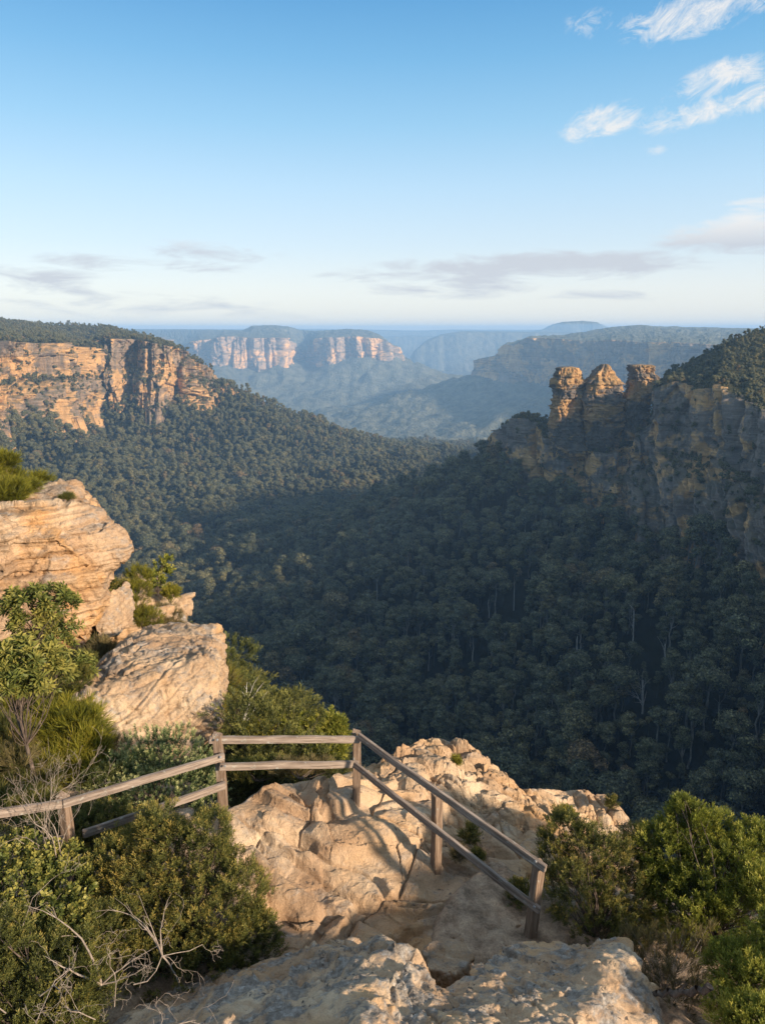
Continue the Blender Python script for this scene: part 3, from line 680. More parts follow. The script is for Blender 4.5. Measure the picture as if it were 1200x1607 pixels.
GPW = [tuple(P(*q)) for q in GP] + [(-2.9, 9.8, -7.1), (-4.4, 9.4, -6.7), (-5.5, 12, -7.4), (-3.2, 12.5, -8.6), (-8, 8, -5.9), (-1.5, 12.2, -8.6), (-9, 3, -5.2), (0, 2, -5.8), (6, 3, -6.4), (-3, 3, -5.6), (9, 8, -8), (9, -3, -8.5), (9, 3, -8), (3, -3, -7), (-10, -3, -6)]
ground = rbf(GPW)
def inpoly_sd(x, y, poly):
    """signed distance (positive inside) to a plan polygon"""
    poly = np.array(poly, float); d = np.full(len(x), 1e9); ins = np.zeros(len(x), bool); p = np.stack([x, y], 1)
    for i in range(len(poly)):
        a, b = poly[i], poly[(i + 1) % len(poly)]
        ab = b - a; t = np.clip(((p - a) @ ab) / (ab @ ab), 0, 1); d = np.minimum(d, np.linalg.norm(p - a - t[:, None] * ab, axis=1))
        c = ((a[1] > y) != (b[1] > y)) & (x < (b[0] - a[0]) * (y - a[1]) / (b[1] - a[1] + 1e-12) + a[0]); ins ^= c
    return np.where(ins, d, -d)
pl = lambda l: [tuple(P(*q)[:2]) for q in l]
STONE = pl([(350, 1262, 8.7), (395, 1228, 9.4), (440, 1214, 9.8), (510, 1212, 10.), (530, 1196, 10.4), (590, 1172, 11.), (640, 1150, 11.7), (690, 1148, 12.), (745, 1165, 11.8), (790, 1203, 11.4), (818, 1232, 11.1), (860, 1236, 11.8), (900, 1246, 11.9), (960, 1250, 12.), (985, 1290, 11.2), (1012, 1330, 10.2), (1040, 1380, 9.2), (1010, 1430, 8.4),
             (900, 1400, 8.3), (820, 1380, 8.3), (770, 1360, 8.5), (790, 1372, 8.5), (745, 1392, 8.2), (722, 1420, 7.8), (694, 1450, 7.4), (690, 1500, 6.9), (600, 1560, 6.2), (430, 1560, 6.2), (415, 1500, 6.7), (380, 1400, 7.5), (362, 1320, 8.1)])
EDGE = STONE[:17] + pl([(1150, 1420, 8.8)]) + [(9, 6), (9, -4), (-12, -4), (-12, 12.5), (-3.8, 12.2), (-2.6, 10.4)]   # brink of the promontory
n1, n2 = 760, 900
gx, gy = np.meshgrid(np.linspace(-3.6, 5.4, n1), np.linspace(5.6, 13.4, n2)); x = gx.ravel(); y = gy.ravel(); o_ = x * 0
z = ground(x, y); q = np.stack([x, y, o_], 1)
wq = q + .42 * np.stack([noise(q * .8, 5), noise(q * .8 + 9, 6), o_], 1) + .07 * np.stack([noise(q * 2.6, 7), noise(q * 2.6 + 9, 8), o_], 1)
sd = inpoly_sd(x + .22 * noise(q * 1.3, 1) + .05 * noise(q * 4, 2), y + .22 * noise(q * 1.3 + 5, 3) + .05 * noise(q * 4 + 5, 4), STONE)
rough = sst(9.9, 10.9, y + x * .3)                                    # the outer hump is more broken
f1, f2, cid = worley(wq * (.85, 1.3, 1), 12); e1 = f2 - f1
pill = sst(0, .5, e1) * .10 + (cid - .5) * .10 - .07 * sst(.05, 0, e1)     # big rounded shelves parted by joints
t = (fbm(wq * (.42, .62, 1), 3, 22, .3) * 1.0 + y * .22 - x * .12) / .33; ti = np.floor(t); fr_ = t - ti
terr = .19 * (ti + sst(.72, .99, fr_)) - .19 * t + .035 * np.sin(np.clip(fr_ / .8, 0, 1) * np.pi)   # bedding steps with rounded lips
terr += .075 * facet(wq * (1.1, 1.5, 1), 26) + .035 * facet(wq * (3.1, 3.9, 1), 27) * (.5 + .5 * noise(q, 9))
dimp = fbm(wq * 1.5, 2, 31)
d = pill + terr + .05 * dimp + .02 * fbm(wq * 4, 3, 33) + (.003 + .016 * rough) * ridged(q * 4.3, 4, 36) + .004 * fbm(q * 14, 3, 37)
d += rough * (.06 * facet(wq * (2.2, 3., 1), 71) + .035 * facet(wq * (5, 6.5, 1), 72))
f1, f2, c3 = worley(wq * (2.6, 3.6, 1), 44); d += rough * ((c3 - .5) * .09 + sst(0, .25, f2 - f1) * .03)
f1, f2, c3 = worley(wq * 5.5, 47); d -= sst(.3, .05, f1) * .02 * (c3 > .75)
zz = z + d * sst(-.05, .25, sd) - np.clip(-sd, 0, 9) * 1.1 - .1
out = np.clip(-inpoly_sd(x, y, EDGE), 0, 9); zz -= np.minimum(out * 3.2, 10)
# trim what is far outside the stone
me_f = gridf(n2, n1); keep = (sd[me_f] > -1.6).any(1)
tag(obj('rock_platform', mesh('rock_platform', np.stack([x, y, zz], 1), me_f[keep], M['rock_plat'])), kind='structure')
# soil sheet around and under it
n1, n2 = 420, 380
gx, gy = np.meshgrid(np.linspace(-11, 9, n1), np.linspace(-3, 14, n2)); x = gx.ravel(); y = gy.ravel(); q = np.stack([x, y, x * 0], 1)
out = -inpoly_sd(x + .4 * noise(q * .7, 1), y + .4 * noise(q * .7, 2), EDGE)
z = ground(x, y) + .07 * fbm(q * 1.6, 5, 3) + .035 * ridged(q * 5, 4, 6) + .02 * facet(q * 6, 5) - .38 * sst(0, .3, inpoly_sd(x, y, STONE)) - np.minimum(np.clip(out, 0, 9) * 4 + .6 * sst(-.6, .2, out), 14)
tag(obj('ground', mesh('ground', np.stack([x, y, z], 1), gridf(n2, n1), M['soil'])), kind='structure')
def gz(x, y): return float(ground(np.array([x], float), np.array([y], float))[0])

# hillside dropping away to the left of the lookout
HP = [tuple(P(*q)) for q in [(150, 1130, 14), (60, 1200, 12), (250, 1200, 11.5), (330, 1200, 12.5), (100, 1010, 20), (0, 1010, 19), (200, 1000, 24), (290, 985, 30), (285, 1010, 34), (330, 1030, 45), (360, 1070, 40), (380, 1110, 30), (400, 1170, 20), (420, 1085, 55), (480, 1125, 48), (540, 1160, 38), (560, 1190, 28), (470, 1200, 22), (-200, 1100, 14), (-300, 900, 30)]]
HP += [(-45, 40, -9), (-40, 20, -4), (-30, 60, -18), (-20, 85, -38), (-8, 75, -48), (5, 60, -60), (6, 30, -40), (4, 16, -22), (-60, 90, -25), (-40, 130, -75), (-3, 12.4, -12), (-12, 8, -6), (-25, 8, -5), (-12, 100, -75), (20, 25, -60)]
hill = rbf(HP, .5)
n1, n2 = 420, 460
gx, gy = np.meshgrid(np.linspace(-62, 14, n1), np.geomspace(8, 140, n2)); x = gx.ravel(); y = gy.ravel(); q = np.stack([x, y, x * 0], 1)
def hillz(x, y):
    x = np.asarray(x, float); y = np.asarray(y, float); q = np.stack([x, y, x * 0], 1)
    gw = sst(9.5, 14, y); return gw * hill(x, y) + (1 - gw) * (ground(x, y) - .12 - .9 * sst(-3.9, -3., x)) - np.clip(y - 13, 0, 60) * .12 + .5 * fbm(q / 4, 4, 3) * np.clip((y - 10) / 30, 0., 1.5) - 2.2 * np.clip(x - np.interp(y, [9, 14, 22, 40, 60, 140], [-1.6, -1.6, -1.8, -3.2, -5, -12]), 0, 60)
z = hillz(x, y)
tag(obj('hillside', mesh('hillside', np.stack([x, y, z], 1), gridf(n2, n1), M['plateau'])), kind='structure')

# ------------------------------------------------------------------ rocks from hulls, remeshed and weathered
def rdisp(co, nr, seed, k, fac=.09, strat=.06, lay=.22, axis=(0, 0, 1), lump=.12, crack=.05, cell=.9, pit=.03, pitk=3., fine=.02):
    """k = feature scale of the rock in metres"""
    ax = np.array(axis, float); ax /= np.linalg.norm(ax)
    q = co / k
    wv = q + .35 * np.stack([noise(q * 1.1, seed), noise(q * 1.1 + 5, seed + 1), noise(q * 1.1 + 11, seed + 2)], 1)
    d = lump * k * fbm(q * .8, 4, seed + 3)
    side = 1 - np.abs(nr @ ax) * .8
    for th_, a, sh in ((lay, 1., .72), (lay * .31, .34, .6), (lay * 2.3, 1.2, .85)):
        t = (co @ ax + .10 * k * noise(q * .9, seed + 4) + .03 * k * noise(q * 4, seed + 5)) / th_; ti = np.floor(t); fr = sst(sh, 1, t - ti)
        d = d + strat * a * k * side * ((1 - fr) * h01(ti, seed + 6) + fr * h01(ti + 1, seed + 6) - .5)
        d = d - strat * .6 * a * k * side * sst(.86, .96, t - ti) * sst(1., .96, t - ti)
    d = d + fac * k * (facet(wv * 1.15, seed + 30) + .45 * facet(wv * 2.7 + 3, seed + 31) + .22 * facet(q * 6.5, seed + 32))
    f1, f2, cid = worley(wv / cell, seed + 7); d = d + (cid - .5) * crack * k * 1.2 - crack * k * sst(.09, .0, f2 - f1)
    if pit:
        f1, f2, cid = worley(wv * pitk, seed + 8); d = d - pit * k * sst(.42, .1, f1) * (cid > .55)
        f1, f2, cid = worley(wv * pitk * 2.6, seed + 18); d = d - pit * .5 * k * sst(.42, .1, f1) * (cid > .6)
    d = d + fine * k * ridged(wv * 3.3, 5, seed + 9) + fine * .25 * k * fbm(q * 26, 3, seed + 10)
    return co + nr * d[:, None]
def rock(name, hulls, voxel, mat, seed, smooth=3, loc=None, **kw):
    bm = bmesh.new()
    for h in hulls:
        vs = [bm.verts.new(p) for p in h]
        r_ = bmesh.ops.convex_hull(bm, input=vs)
        bmesh.ops.delete(bm, geom=[g for g in r_['geom_interior'] if isinstance(g, bmesh.types.BMVert)], context='VERTS')
    bmesh.ops.recalc_face_normals(bm, faces=bm.faces)
    me = bpy.data.meshes.new('hull'); bm.to_mesh(me); bm.free()
    o = bpy.data.objects.new('hull', me); COL.objects.link(o)
    md = o.modifiers.new('r', 'REMESH'); md.mode = 'VOXEL'; md.voxel_size = voxel
    dg = bpy.context.evaluated_depsgraph_get(); ev = o.evaluated_get(dg); m2 = ev.to_mesh()
    n_ = len(m2.vertices); co = np.empty(n_ * 3, np.float32); m2.vertices.foreach_get('co', co); co = co.reshape(-1, 3).astype(float)
    nf = len(m2.polygons); ls = np.empty(nf, np.int32); lt = np.empty(nf, np.int32); m2.polygons.foreach_get('loop_start', ls); m2.polygons.foreach_get('loop_total', lt)
    lv = np.empty(len(m2.loops), np.int32); m2.loops.foreach_get('vertex_index', lv)
    fq = lv[(ls[lt == 4][:, None] + np.arange(4))]
    ed = np.empty(len(m2.edges) * 2, np.int32); m2.edges.foreach_get('vertices', ed); ed = ed.reshape(-1, 2)
    ev.to_mesh_clear(); bpy.data.objects.remove(o)
    cnt = np.bincount(ed.ravel(), minlength=n_)[:, None] + 1e-9
    for i in range(smooth):
        acc = np.stack([np.bincount(ed[:, 0], co[ed[:, 1], k], n_) + np.bincount(ed[:, 1], co[ed[:, 0], k], n_) for k in range(3)], 1)
        co = co * .4 + .6 * acc / cnt
    def normals(co):
        a, b, c, d_ = (co[fq[:, i]] for i in range(4)); fn = np.cross(c - a, d_ - b)
        nn = np.stack([sum(np.bincount(fq[:, i], fn[:, k], n_) for i in range(4)) for k in range(3)], 1)
        return nn / (np.linalg.norm(nn, axis=1)[:, None] + 1e-12)
    nr = normals(co)
    for i in range(4):   # broad normals keep the relief from folding
        acc = np.stack([np.bincount(ed[:, 0], nr[ed[:, 1], k], n_) + np.bincount(ed[:, 1], nr[ed[:, 0], k], n_) for k in range(3)], 1)
        nr = nr + acc; nr /= np.linalg.norm(nr, axis=1)[:, None] + 1e-12
    co = rdisp(co, nr, seed, **kw)
    c0 = np.array(loc) if loc is not None else np.r_[co[:, :2].mean(0), co[:, 2].min()]
    print(name, n_)
    return obj(name, mesh(name, co - c0, fq, mat), loc=c0)
def H(*pts): return [P(*p) for p in pts]
def W(*pts): return [Vector(p) for p in pts]
def down(pts, dz, back=0.): return [Vector((p[0], p[1] + back, p[2] - dz)) for p in pts]

# near rocks at the viewer's feet
a = H((165, 1640, 5.4), (215, 1594, 5.7), (270, 1566, 5.9), (190, 1615, 5.37), (330, 1545, 6.17), (440, 1515, 6.71), (520, 1500, 6.84), (560, 1478, 6.45), (600, 1470, 6.17), (640, 1488, 5.91), (700, 1560, 5.37), (760, 1625, 4.70), (420, 1610, 4.70), (560, 1620, 4.29))
r1 = rock('foreground_boulder', [a + down(a, 1.9, .1), [p + Vector((0, -.35, -.1)) for p in a[5:]] + W((-2.4, 1.4, -6.6), (.8, 1.4, -6.6), (-2.6, 1.4, -8), (1, 1.4, -8), (-2.6, 4.6, -8), (1.2, 4.6, -8))], .021, M['rock_near'], 21, 6, k=.8, strat=.035, lay=.3, lump=.14, crack=.03, pit=.045, pitk=3.2, fine=.022)
tag(r1, 'large lichened boulder with a dark crest, bottom centre, left of the square topped one', 'boulder')
a = H((735, 1512, 6.04), (770, 1494, 6.30), (860, 1484, 6.45), (960, 1468, 6.58), (990, 1466, 6.58), (1000, 1490, 6.30), (1035, 1615, 5.24), (760, 1545, 5.63), (780, 1620, 4.83), (900, 1620, 4.70), (735, 1535, 5.78))
r2 = rock('foreground_boulder', [a + down(a, 1.9, .15), [p + Vector((0, -.35, -.1)) for p in a[6:]] + W((.9, 1.4, -6.7), (2.7, 1.4, -6.9), (1, 1.4, -8), (2.9, 1.4, -8), (1, 4.6, -8), (2.9, 4.6, -8))], .018, M['rock_near'], 33, 5, k=.75, strat=.03, lay=.3, lump=.11, crack=.03, pit=.05, pitk=3.4, fine=.02)
tag(r2, 'squarish lichened boulder, orange brown with grey flat top, bottom right of centre', 'boulder')
a = H((690, 1545, 5.63), (740, 1538, 5.78), (790, 1552, 5.50), (800, 1580, 5.24), (880, 1590, 4.96), (930, 1640, 4.43), (720, 1640, 4.29), (690, 1600, 4.83))
r3 = rock('foreground_boulder', [a + down(a, 1.6)], .017, M['rock_near'], 41, 5, k=.55, strat=.03, lump=.12, crack=.03, pit=.05, fine=.02)
tag(r3, 'low rounded boulder wedged between the two big foreground boulders', 'boulder')
a = H((1010, 1560, 6.71), (1040, 1558, 6.84), (1075, 1580, 6.58), (1110, 1620, 6.04), (1030, 1640, 5.63))
tag(rock('foreground_boulder', [a + down(a, 1.5)], .02, M['rock_near'], 43, 5, k=.5, strat=.04, pit=.04), 'small dark boulder sloping under the bottom right shrubs', 'boulder')
def smallrock(pts, dz, lab, seed, vox=.014, mat='rock_mid', **kw):
    a = H(*pts); k = dict(k=.35, strat=.03, lay=.12, lump=.08, crack=.03, pit=.01, fine=.015); k.update(kw)
    tag(rock('rock', [a + down(a, dz)], vox, M[mat], seed, 2, **k), lab, 'rock')
smallrock([(662, 1490, 6.55), (690, 1472, 6.76), (725, 1472, 6.86), (745, 1500, 6.45), (715, 1528, 6.14), (670, 1520, 6.24)], .45, 'grey angular rock in the gap between the two big foreground boulders', 51)
smallrock([(768, 1470, 7.28), (785, 1459, 7.38), (818, 1466, 7.28), (822, 1484, 7.07), (780, 1490, 7.07)], .25, 'small brown rock lying left of the nearest fence post', 52)
smallrock([(752, 1458, 7.70), (762, 1452, 7.80), (778, 1456, 7.70), (770, 1466, 7.49)], .12, 'fist sized stone on the sandy path near the last fence post', 53, .01)
# left outcrops
KW = dict(k=1.5, strat=.16, lay=.40, lump=.07, crack=.018, cell=1.1, pit=.02, pitk=2.4, fine=.02)
a1 = H((-40, 822, 16), (40, 806, 16.4), (80, 790, 17), (130, 790, 17.6), (150, 795, 18), (175, 812, 18), (190, 840, 17.6), (212, 862, 17.4), (190, 885, 17.), (120, 905, 16.3), (20, 915, 15.6), (-40, 920, 15.4))
a1b = H((-60, 800, 20), (60, 792, 20.5), (120, 796, 20.8), (150, 812, 20.5), (160, 860, 20), (100, 920, 19), (-60, 940, 18))
a2 = H((-60, 850, 15.6), (90, 840, 16.), (165, 905, 16.7), (150, 935, 16.6), (140, 1010, 16.3), (118, 1030, 16.2), (40, 1060, 15.4), (-60, 1080, 15.)); a2b = [Vector((p.x - 1, p.y + 4, p.z)) for p in a2]
a3 = H((36, 775, 18.6), (70, 766, 19), (118, 765, 19.4), (132, 785, 19), (120, 800, 18.4), (50, 806, 18)); a3b = down(a3, .7, 1.5)
a4 = H((-70, 800, 15.8), (-10, 812, 15.6), (20, 840, 15.5), (10, 900, 15.2), (-70, 900, 15.))
ro = rock('rock_outcrop', [a1 + a1b, a2 + a2b, a3 + a3b, a4 + down(a4, .3, 3) + W((-14, 16, -4.6), (-14, 20, -9), (-13, 14, -9))], .036, M['rock_left'], 61, 2, **KW)
tag(ro, 'tall orange sandstone outcrop with an overhanging grey ledge at the left edge', 'rock outcrop')
b1 = H((160, 935, 17.4), (175, 925, 17.8), (188, 945, 17.8), (178, 965, 17.4), (185, 1000, 17), (150, 1010, 16.8), (148, 960, 17))
tag(rock('boulder', [b1 + down(b1, .2, 1.2)], .03, M['rock_mid'], 63, 3, k=.9, strat=.05, lay=.3, lump=.1), 'grey blocky boulder leaning against the foot of the overhanging outcrop', 'boulder')
c = []
for x_, y_, D_, r_ in [(215, 960, 23, 26), (250, 945, 24, 30), (272, 960, 24, 22), (232, 990, 21, 26), (280, 985, 23, 18), (258, 1005, 21, 24), (200, 1000, 20, 24)]:
    p = P(x_, y_, D_); s_ = r_ / F * D_ * 1.05
    c.append([p + Vector(v) * s_ for v in RS.normal(size=(16, 3)) / 1.3] + [p + Vector((0, 0, -1.6 * s_)), p + Vector((0, s_ * 2, -1.6 * s_))])
tag(rock('rock_outcrop', c, .05, M['rock_mid'], 66, 2, k=1.2, strat=.07, lay=.4, lump=.1, crack=.03), 'broken rocky outcrop half covered by shrubs, beyond the overhanging ledge', 'rock outcrop')
d1 = H((110, 1098, 11.6), (150, 1060, 12.6), (187, 1028, 13.4), (235, 1018, 13.8), (290, 1020, 13.6), (318, 1026, 13.4), (333, 1040, 13.2), (336, 1070, 12.9), (349, 1098, 12.7), (345, 1130, 12.4), (318, 1175, 12), (290, 1210, 11.6), (230, 1220, 11.4), (120, 1180, 11.2), (100, 1120, 11.4))
d1b = [Vector((p.x - .4, p.y + 2.4, p.z - .5)) for p in d1]
tag(rock('boulder', [d1 + d1b], .026, M['rock_mid'], 71, 2, k=1.1, strat=.09, lay=.34, axis=(-.55, 0, .83), lump=.1, crack=.03, cell=.9, pit=.025, pitk=3), 'massive cross bedded sandstone boulder behind the fence, left of its corner post', 'boulder')
e1 = H((96, 1052, 12.6), (120, 1042, 13), (145, 1062, 12.8), (130, 1085, 12.4), (95, 1085, 12.2)); tag(rock('boulder', [e1 + down(e1, .5, .6)], .024, M['rock_mid'], 73, 3, k=.6, strat=.03, lump=.1), 'small lichened boulder between the leafy tree and the cross bedded boulder', 'boulder')
e1 = H((-40, 1090, 12.), (20, 1085, 12.6), (60, 1095, 12.6), (70, 1150, 11.6), (20, 1180, 11.2), (-40, 1180, 11.)); tag(rock('boulder', [e1 + down(e1, .5, 1.5)], .03, M['rock_left'], 75, 3, k=.9, strat=.05, lump=.1), 'pale boulder partly hidden behind the twisted branches at the left edge', 'boulder')
for i, (pts, lab) in enumerate([([(-40, 960, 15.4), (15, 965, 15.4), (38, 990, 15.2), (25, 1015, 14.9), (-40, 1015, 14.6)], 'pinkish rounded boulder at the foot of the tall outcrop, behind the leafy tree'),
                                ([(340, 1170, 14), (365, 1160, 14.5), (385, 1180, 14.2), (380, 1225, 13), (345, 1235, 12.6)], 'tan rock seen between the rails beside the fence corner post'),
                                ([(409, 1112, 42), (418, 1108, 43), (430, 1118, 43), (428, 1128, 41), (412, 1122, 41)], 'small pale rock on the scrubby slope beyond the fence')]):
    e1 = H(*pts); k_ = .8 if i < 2 else 1.; tag(rock('boulder', [e1 + down(e1, .6, .8)], .03 if i < 2 else .06, M['rock_left'], 80 + i, 2, k=k_, strat=.05, lump=.1), lab, 'boulder')

# ------------------------------------------------------------------ fence
def bar(name, p0, p1, w_, h_, mat, parent, base, up=(0, 0, 1), cut=0.):
    """a sawn timber: local X runs along it so that the grain does too"""
    p0, p1 = Vector(p0), Vector(p1); L = (p1 - p0).length; xa = (p1 - p0).normalized(); ya = Vector(up).cross(xa).normalized(); za = xa.cross(ya)
    bm = bmesh.new(); nx = 14; prof = [(-.5, -.5), (.5, -.5), (.5, .5), (-.5, .5)]
    bmesh.ops.create_cube(bm, size=1)
    for v in bm.verts: v.co = Vector(((v.co.x + .5) * L, v.co.y * w_, v.co.z * h_))
    bmesh.ops.bevel(bm, geom=bm.edges[:], offset=.006, segments=2, affect='EDGES')
    ed = [e for e in bm.edges if abs((e.verts[0].co - e.verts[1].co).x) > L * .8]
    bmesh.ops.subdivide_edges(bm, edges=ed, cuts=nx)
    s_ = random.random() * 50
    for v in bm.verts:
        t = v.co.x
        n3 = noise(np.array([[t * 1.3 + s_, 0, 0], [t * 1.3 + s_, 9, 0], [t * 5, v.co.y * 20, v.co.z * 20 + s_]]), 3)
        v.co.y += n3[0] * .011 + n3[2] * .004; v.co.z += n3[1] * .011 + n3[2] * .004
        if cut and t > L - .03: v.co.x -= cut * (v.co.y / w_ + .5)
    me = bpy.data.meshes.new(name); bm.to_mesh(me); bm.free(); me.materials.append(mat)
    o = bpy.data.objects.new(name, me); COL.objects.link(o); o.parent = parent
    m = Matrix((xa, ya, za)).transposed().to_4x4(); m.translation = p0 - base; o.matrix_local = m
    return o
fb = P(560, 1245, 9.3); fence = tag(empty('wooden_fence', fb), 'weathered two rail timber fence zigzagging round the lookout platform', 'fence')
posts = {  # top, bottom
 'a': (P(-70, 1262, 6.6), None), 'b': (P(99, 1246, 7.5), None), 'c': (P(341, 1150, 8.62), P(351, 1275, 8.55)), 'd': (P(560, 1146, 9.3), P(559, 1252, 9.3)), 'e': (P(686, 1244, 8.42), P(684, 1360, 8.38)), 'f': (P(846, 1352, 7.2), P(830, 1482, 7.16))}
PT = {}
for k_, (t_, b_) in posts.items():
    if b_ is None: b_ = t_ + Vector((0, 0, -1.35))
    b_ = b_ + (b_ - t_).normalized() * .25; PT[k_] = (t_, b_)
    o = bar('post', b_, t_, .115, .115, M['post'], fence, fb, up=(.3, 1, 0) if k_ in 'ab' else ((1, .55, 0) if k_ in 'ef' else (0, 1, 0)), cut=.035)
def railpt(px, py, D): return P(px, py, D)
RL = [  # start, end pixel with distance, side offset so that a rail lies against the posts
 ((-90, 1288, 6.62), (101, 1262, 7.44)), ((99, 1262, 7.41), (352, 1187, 8.5)), ((130, 1309, 7.55), (354, 1232, 8.5)),
 ((328, 1161, 8.56), (566, 1160, 9.22)), ((344, 1203, 8.5), (562, 1199, 9.22)),
 ((562, 1155, 9.19), (856, 1364, 7.08)), ((556, 1200, 9.19), (846, 1430, 7.06)), ((-90, 1345, 6.62), (100, 1318, 7.42))]
for (a_, b_) in RL:
    o = bar('rail', P(*a_), P(*b_), .05, .1, M['rail'], fence, fb)
def bolt(p, nrm):
    v, f_ = segtubes([[*(p - fb), *(p - fb + Vector(nrm) * .014), .019, .016], [*(p - fb + Vector(nrm) * .014), *(p - fb + Vector(nrm) * .017), .016, .001]], 8)
    obj('bolt', mesh('bolt', v, f_, M['bolt']), fence)
for q, nr in (((341, 1161, 8.515), (0, -1, 0)), ((353, 1202, 8.455), (0, -1, 0)), ((346, 1188, 8.42), (.5, -.85, 0)), ((688, 1244, 8.26), (-.5, -.8, 0)), ((686, 1300, 8.24), (-.5, -.8, 0)), ((840, 1352, 7.14), (-.5, -.8, 0)), ((838, 1423, 7.05), (-.5, -.8, 0))):
    bolt(P(*q), nr)

# ------------------------------------------------------------------ shrubs: sprigs of real leaves on branches
def sprig(kind, seed):
    rs = np.random.RandomState(seed); Q = []; T = []
    def leaf(p, d, L, w, t, droop=0.):
        d = d / np.linalg.norm(d); s = np.cross(d, rs.normal(size=3)); s /= np.linalg.norm(s) + 1e-9
        m = p + d * L * .5; e = p + d * L + np.array([0, 0, -droop * L])
        Q.append([p, m + s * w, e, m - s * w]); T.append([t - .12, t, t + .12, t])
    def axis(p0, p1, n, L, w, ang, t0, t1, droop=0., start=.1):
        ax = p1 - p0; ln = np.linalg.norm(ax); ax = ax / ln
        a = np.cross(ax, [.3, .5, .8]); a /= np.linalg.norm(a); b = np.cross(ax, a)
        for i in range(n):
            h = start + (1 - start) * (i + rs.rand()) / n; ph = i * 2.4 + rs.rand() * .6; g = ang * (1.15 - .5 * h) * rs.uniform(.8, 1.2)
            d = ax * math.cos(g) + (a * math.cos(ph) + b * math.sin(ph)) * math.sin(g)
            leaf(p0 + (p1 - p0) * h, d, L * rs.uniform(.75, 1.15), w, t0 + (t1 - t0) * h + rs.normal() * .06, droop)
    O = np.zeros(3)
    if kind == 'heath':        # dense upright plume of tiny narrow leaves
        axis(O, np.array([0, 0, 1.]), 26, .23, .028, .75, .1, .75)
        for k in range(3):
            a = k * 2.1 + rs.rand(); s = np.array([0, 0, .2 + .15 * k]); axis(s, s + np.array([math.cos(a) * .25, math.sin(a) * .25, .5]), 11, .2, .026, .7, .15, .7)
    elif kind == 'fine':       # long thin needles
        for k in range(34):
            d = np.array([rs.normal() * .42, rs.normal() * .42, 1]); leaf(np.array([0, 0, rs.rand() * .55]), d, rs.uniform(.35, .7), .011, .15 + .6 * rs.rand())
    elif kind == 'broad':      # whorls of long drooping leaves
        axis(O, np.array([0, 0, .55]), 15, .62, .075, 1.15, .2, .7, .25, .25)
    elif kind == 'oval':
        axis(O, np.array([0, 0, .9]), 13, .34, .10, 1.0, .1, .8, .1)
    elif kind == 'pale':
        axis(O, np.array([0, 0, .9]), 24, .26, .05, .95, .0, 1.05)
    return np.array(Q), np.array(T)
SPR = {k: [sprig(k, 10 + i) for i in range(4)] for k in ('heath', 'fine', 'broad', 'oval', 'pale')}
def unit(v): return v / (np.linalg.norm(v, axis=1)[:, None] + 1e-9)
def place(kind, p, d, size, tint, rs):
    Vs, Ts = [], []
    z = unit(d); x = unit(np.cross(z, unit(rs.normal(size=z.shape)))); y = np.cross(z, x)
    which = rs.randint(0, 4, len(p))
    for w in range(4):
        m = which == w
        if not m.any(): continue
        Q, T = SPR[kind][w]; Rm = np.stack([x[m], y[m], z[m]], 2)
        v = np.einsum('nij,klj->nkli', Rm, Q) * size[m][:, None, None, None] + p[m][:, None, None, :]
        Vs.append(v.reshape(-1, 3)); Ts.append((T[None] + tint[m][:, None, None]).ravel())
    V = np.concatenate(Vs); return V, np.arange(len(V)).reshape(-1, 4), np.clip(np.concatenate(Ts), 0, 1)
def lobe(px, py, D, rx, ry, rd=None):
    c = P(px, py, D); dep = c.y * ca - c.z * sa; a = rx / F * dep; b = ry / F * dep
    return np.array([*c, a, rd or (a + b) / 2, b])
def branches(base, targets, r0, rs, twigs=3, wob=.12):
    segs = []; base = np.array(base, float)
    for t in targets:
        L = np.linalg.norm(t - base); c = base + (t - base) * (.25, .25, .55) + rs.normal(size=3) * wob * L
        k = 7; s = np.linspace(0, 1, k + 1)[:, None]
        pts = (1 - s) ** 2 * base + 2 * s * (1 - s) * c + s * s * t + rs.normal(size=(k + 1, 3)) * .018 * L * (s * (1.2 - s))
        rr_ = r0 * (1 - .88 * s[:, 0]) * rs.uniform(.5, 1)
        for i in range(k): segs.append([*pts[i], *pts[i + 1], rr_[i], rr_[i + 1]])
        for j in range(twigs):
            i = rs.randint(3, k); q = pts[i]; dd = (pts[i] - pts[i - 1]); dd = dd / np.linalg.norm(dd) + rs.normal(size=3) * .6; dd /= np.linalg.norm(dd)
            q1 = q + dd * L * rs.uniform(.06, .14); q2 = q1 + (dd + rs.normal(size=3) * .4) * L * rs.uniform(.05, .1)
            segs.append([*q, *q1, rr_[i] * .6, rr_[i] * .4]); segs.append([*q1, *q2, rr_[i] * .4, .0012])
    return segs
def lobepts(lobes, n, rs, inner=.3, up=.35):
    L = np.array(lobes); w = (L[:, 3] * L[:, 5] + L[:, 3] * L[:, 4]); idx = rs.choice(len(L), n, p=w / w.sum())
    d = rs.normal(size=(n, 3)); d[:, 2] += up * 1.4; d = unit(d)
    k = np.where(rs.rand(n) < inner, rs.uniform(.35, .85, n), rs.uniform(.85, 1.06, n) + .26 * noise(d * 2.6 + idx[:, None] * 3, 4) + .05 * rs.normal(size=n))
    p = L[idx, :3] + d * L[idx, 3:6] * k[:, None]
    dep = np.full(n, 9.)
    for l in L:
        q = np.linalg.norm((p - l[:3]) / l[3:6], axis=1); dep = np.minimum(dep, np.where(q > .999 * k, 9., q))
    ok = dep > .62
    return p[ok], d[ok], k[ok]
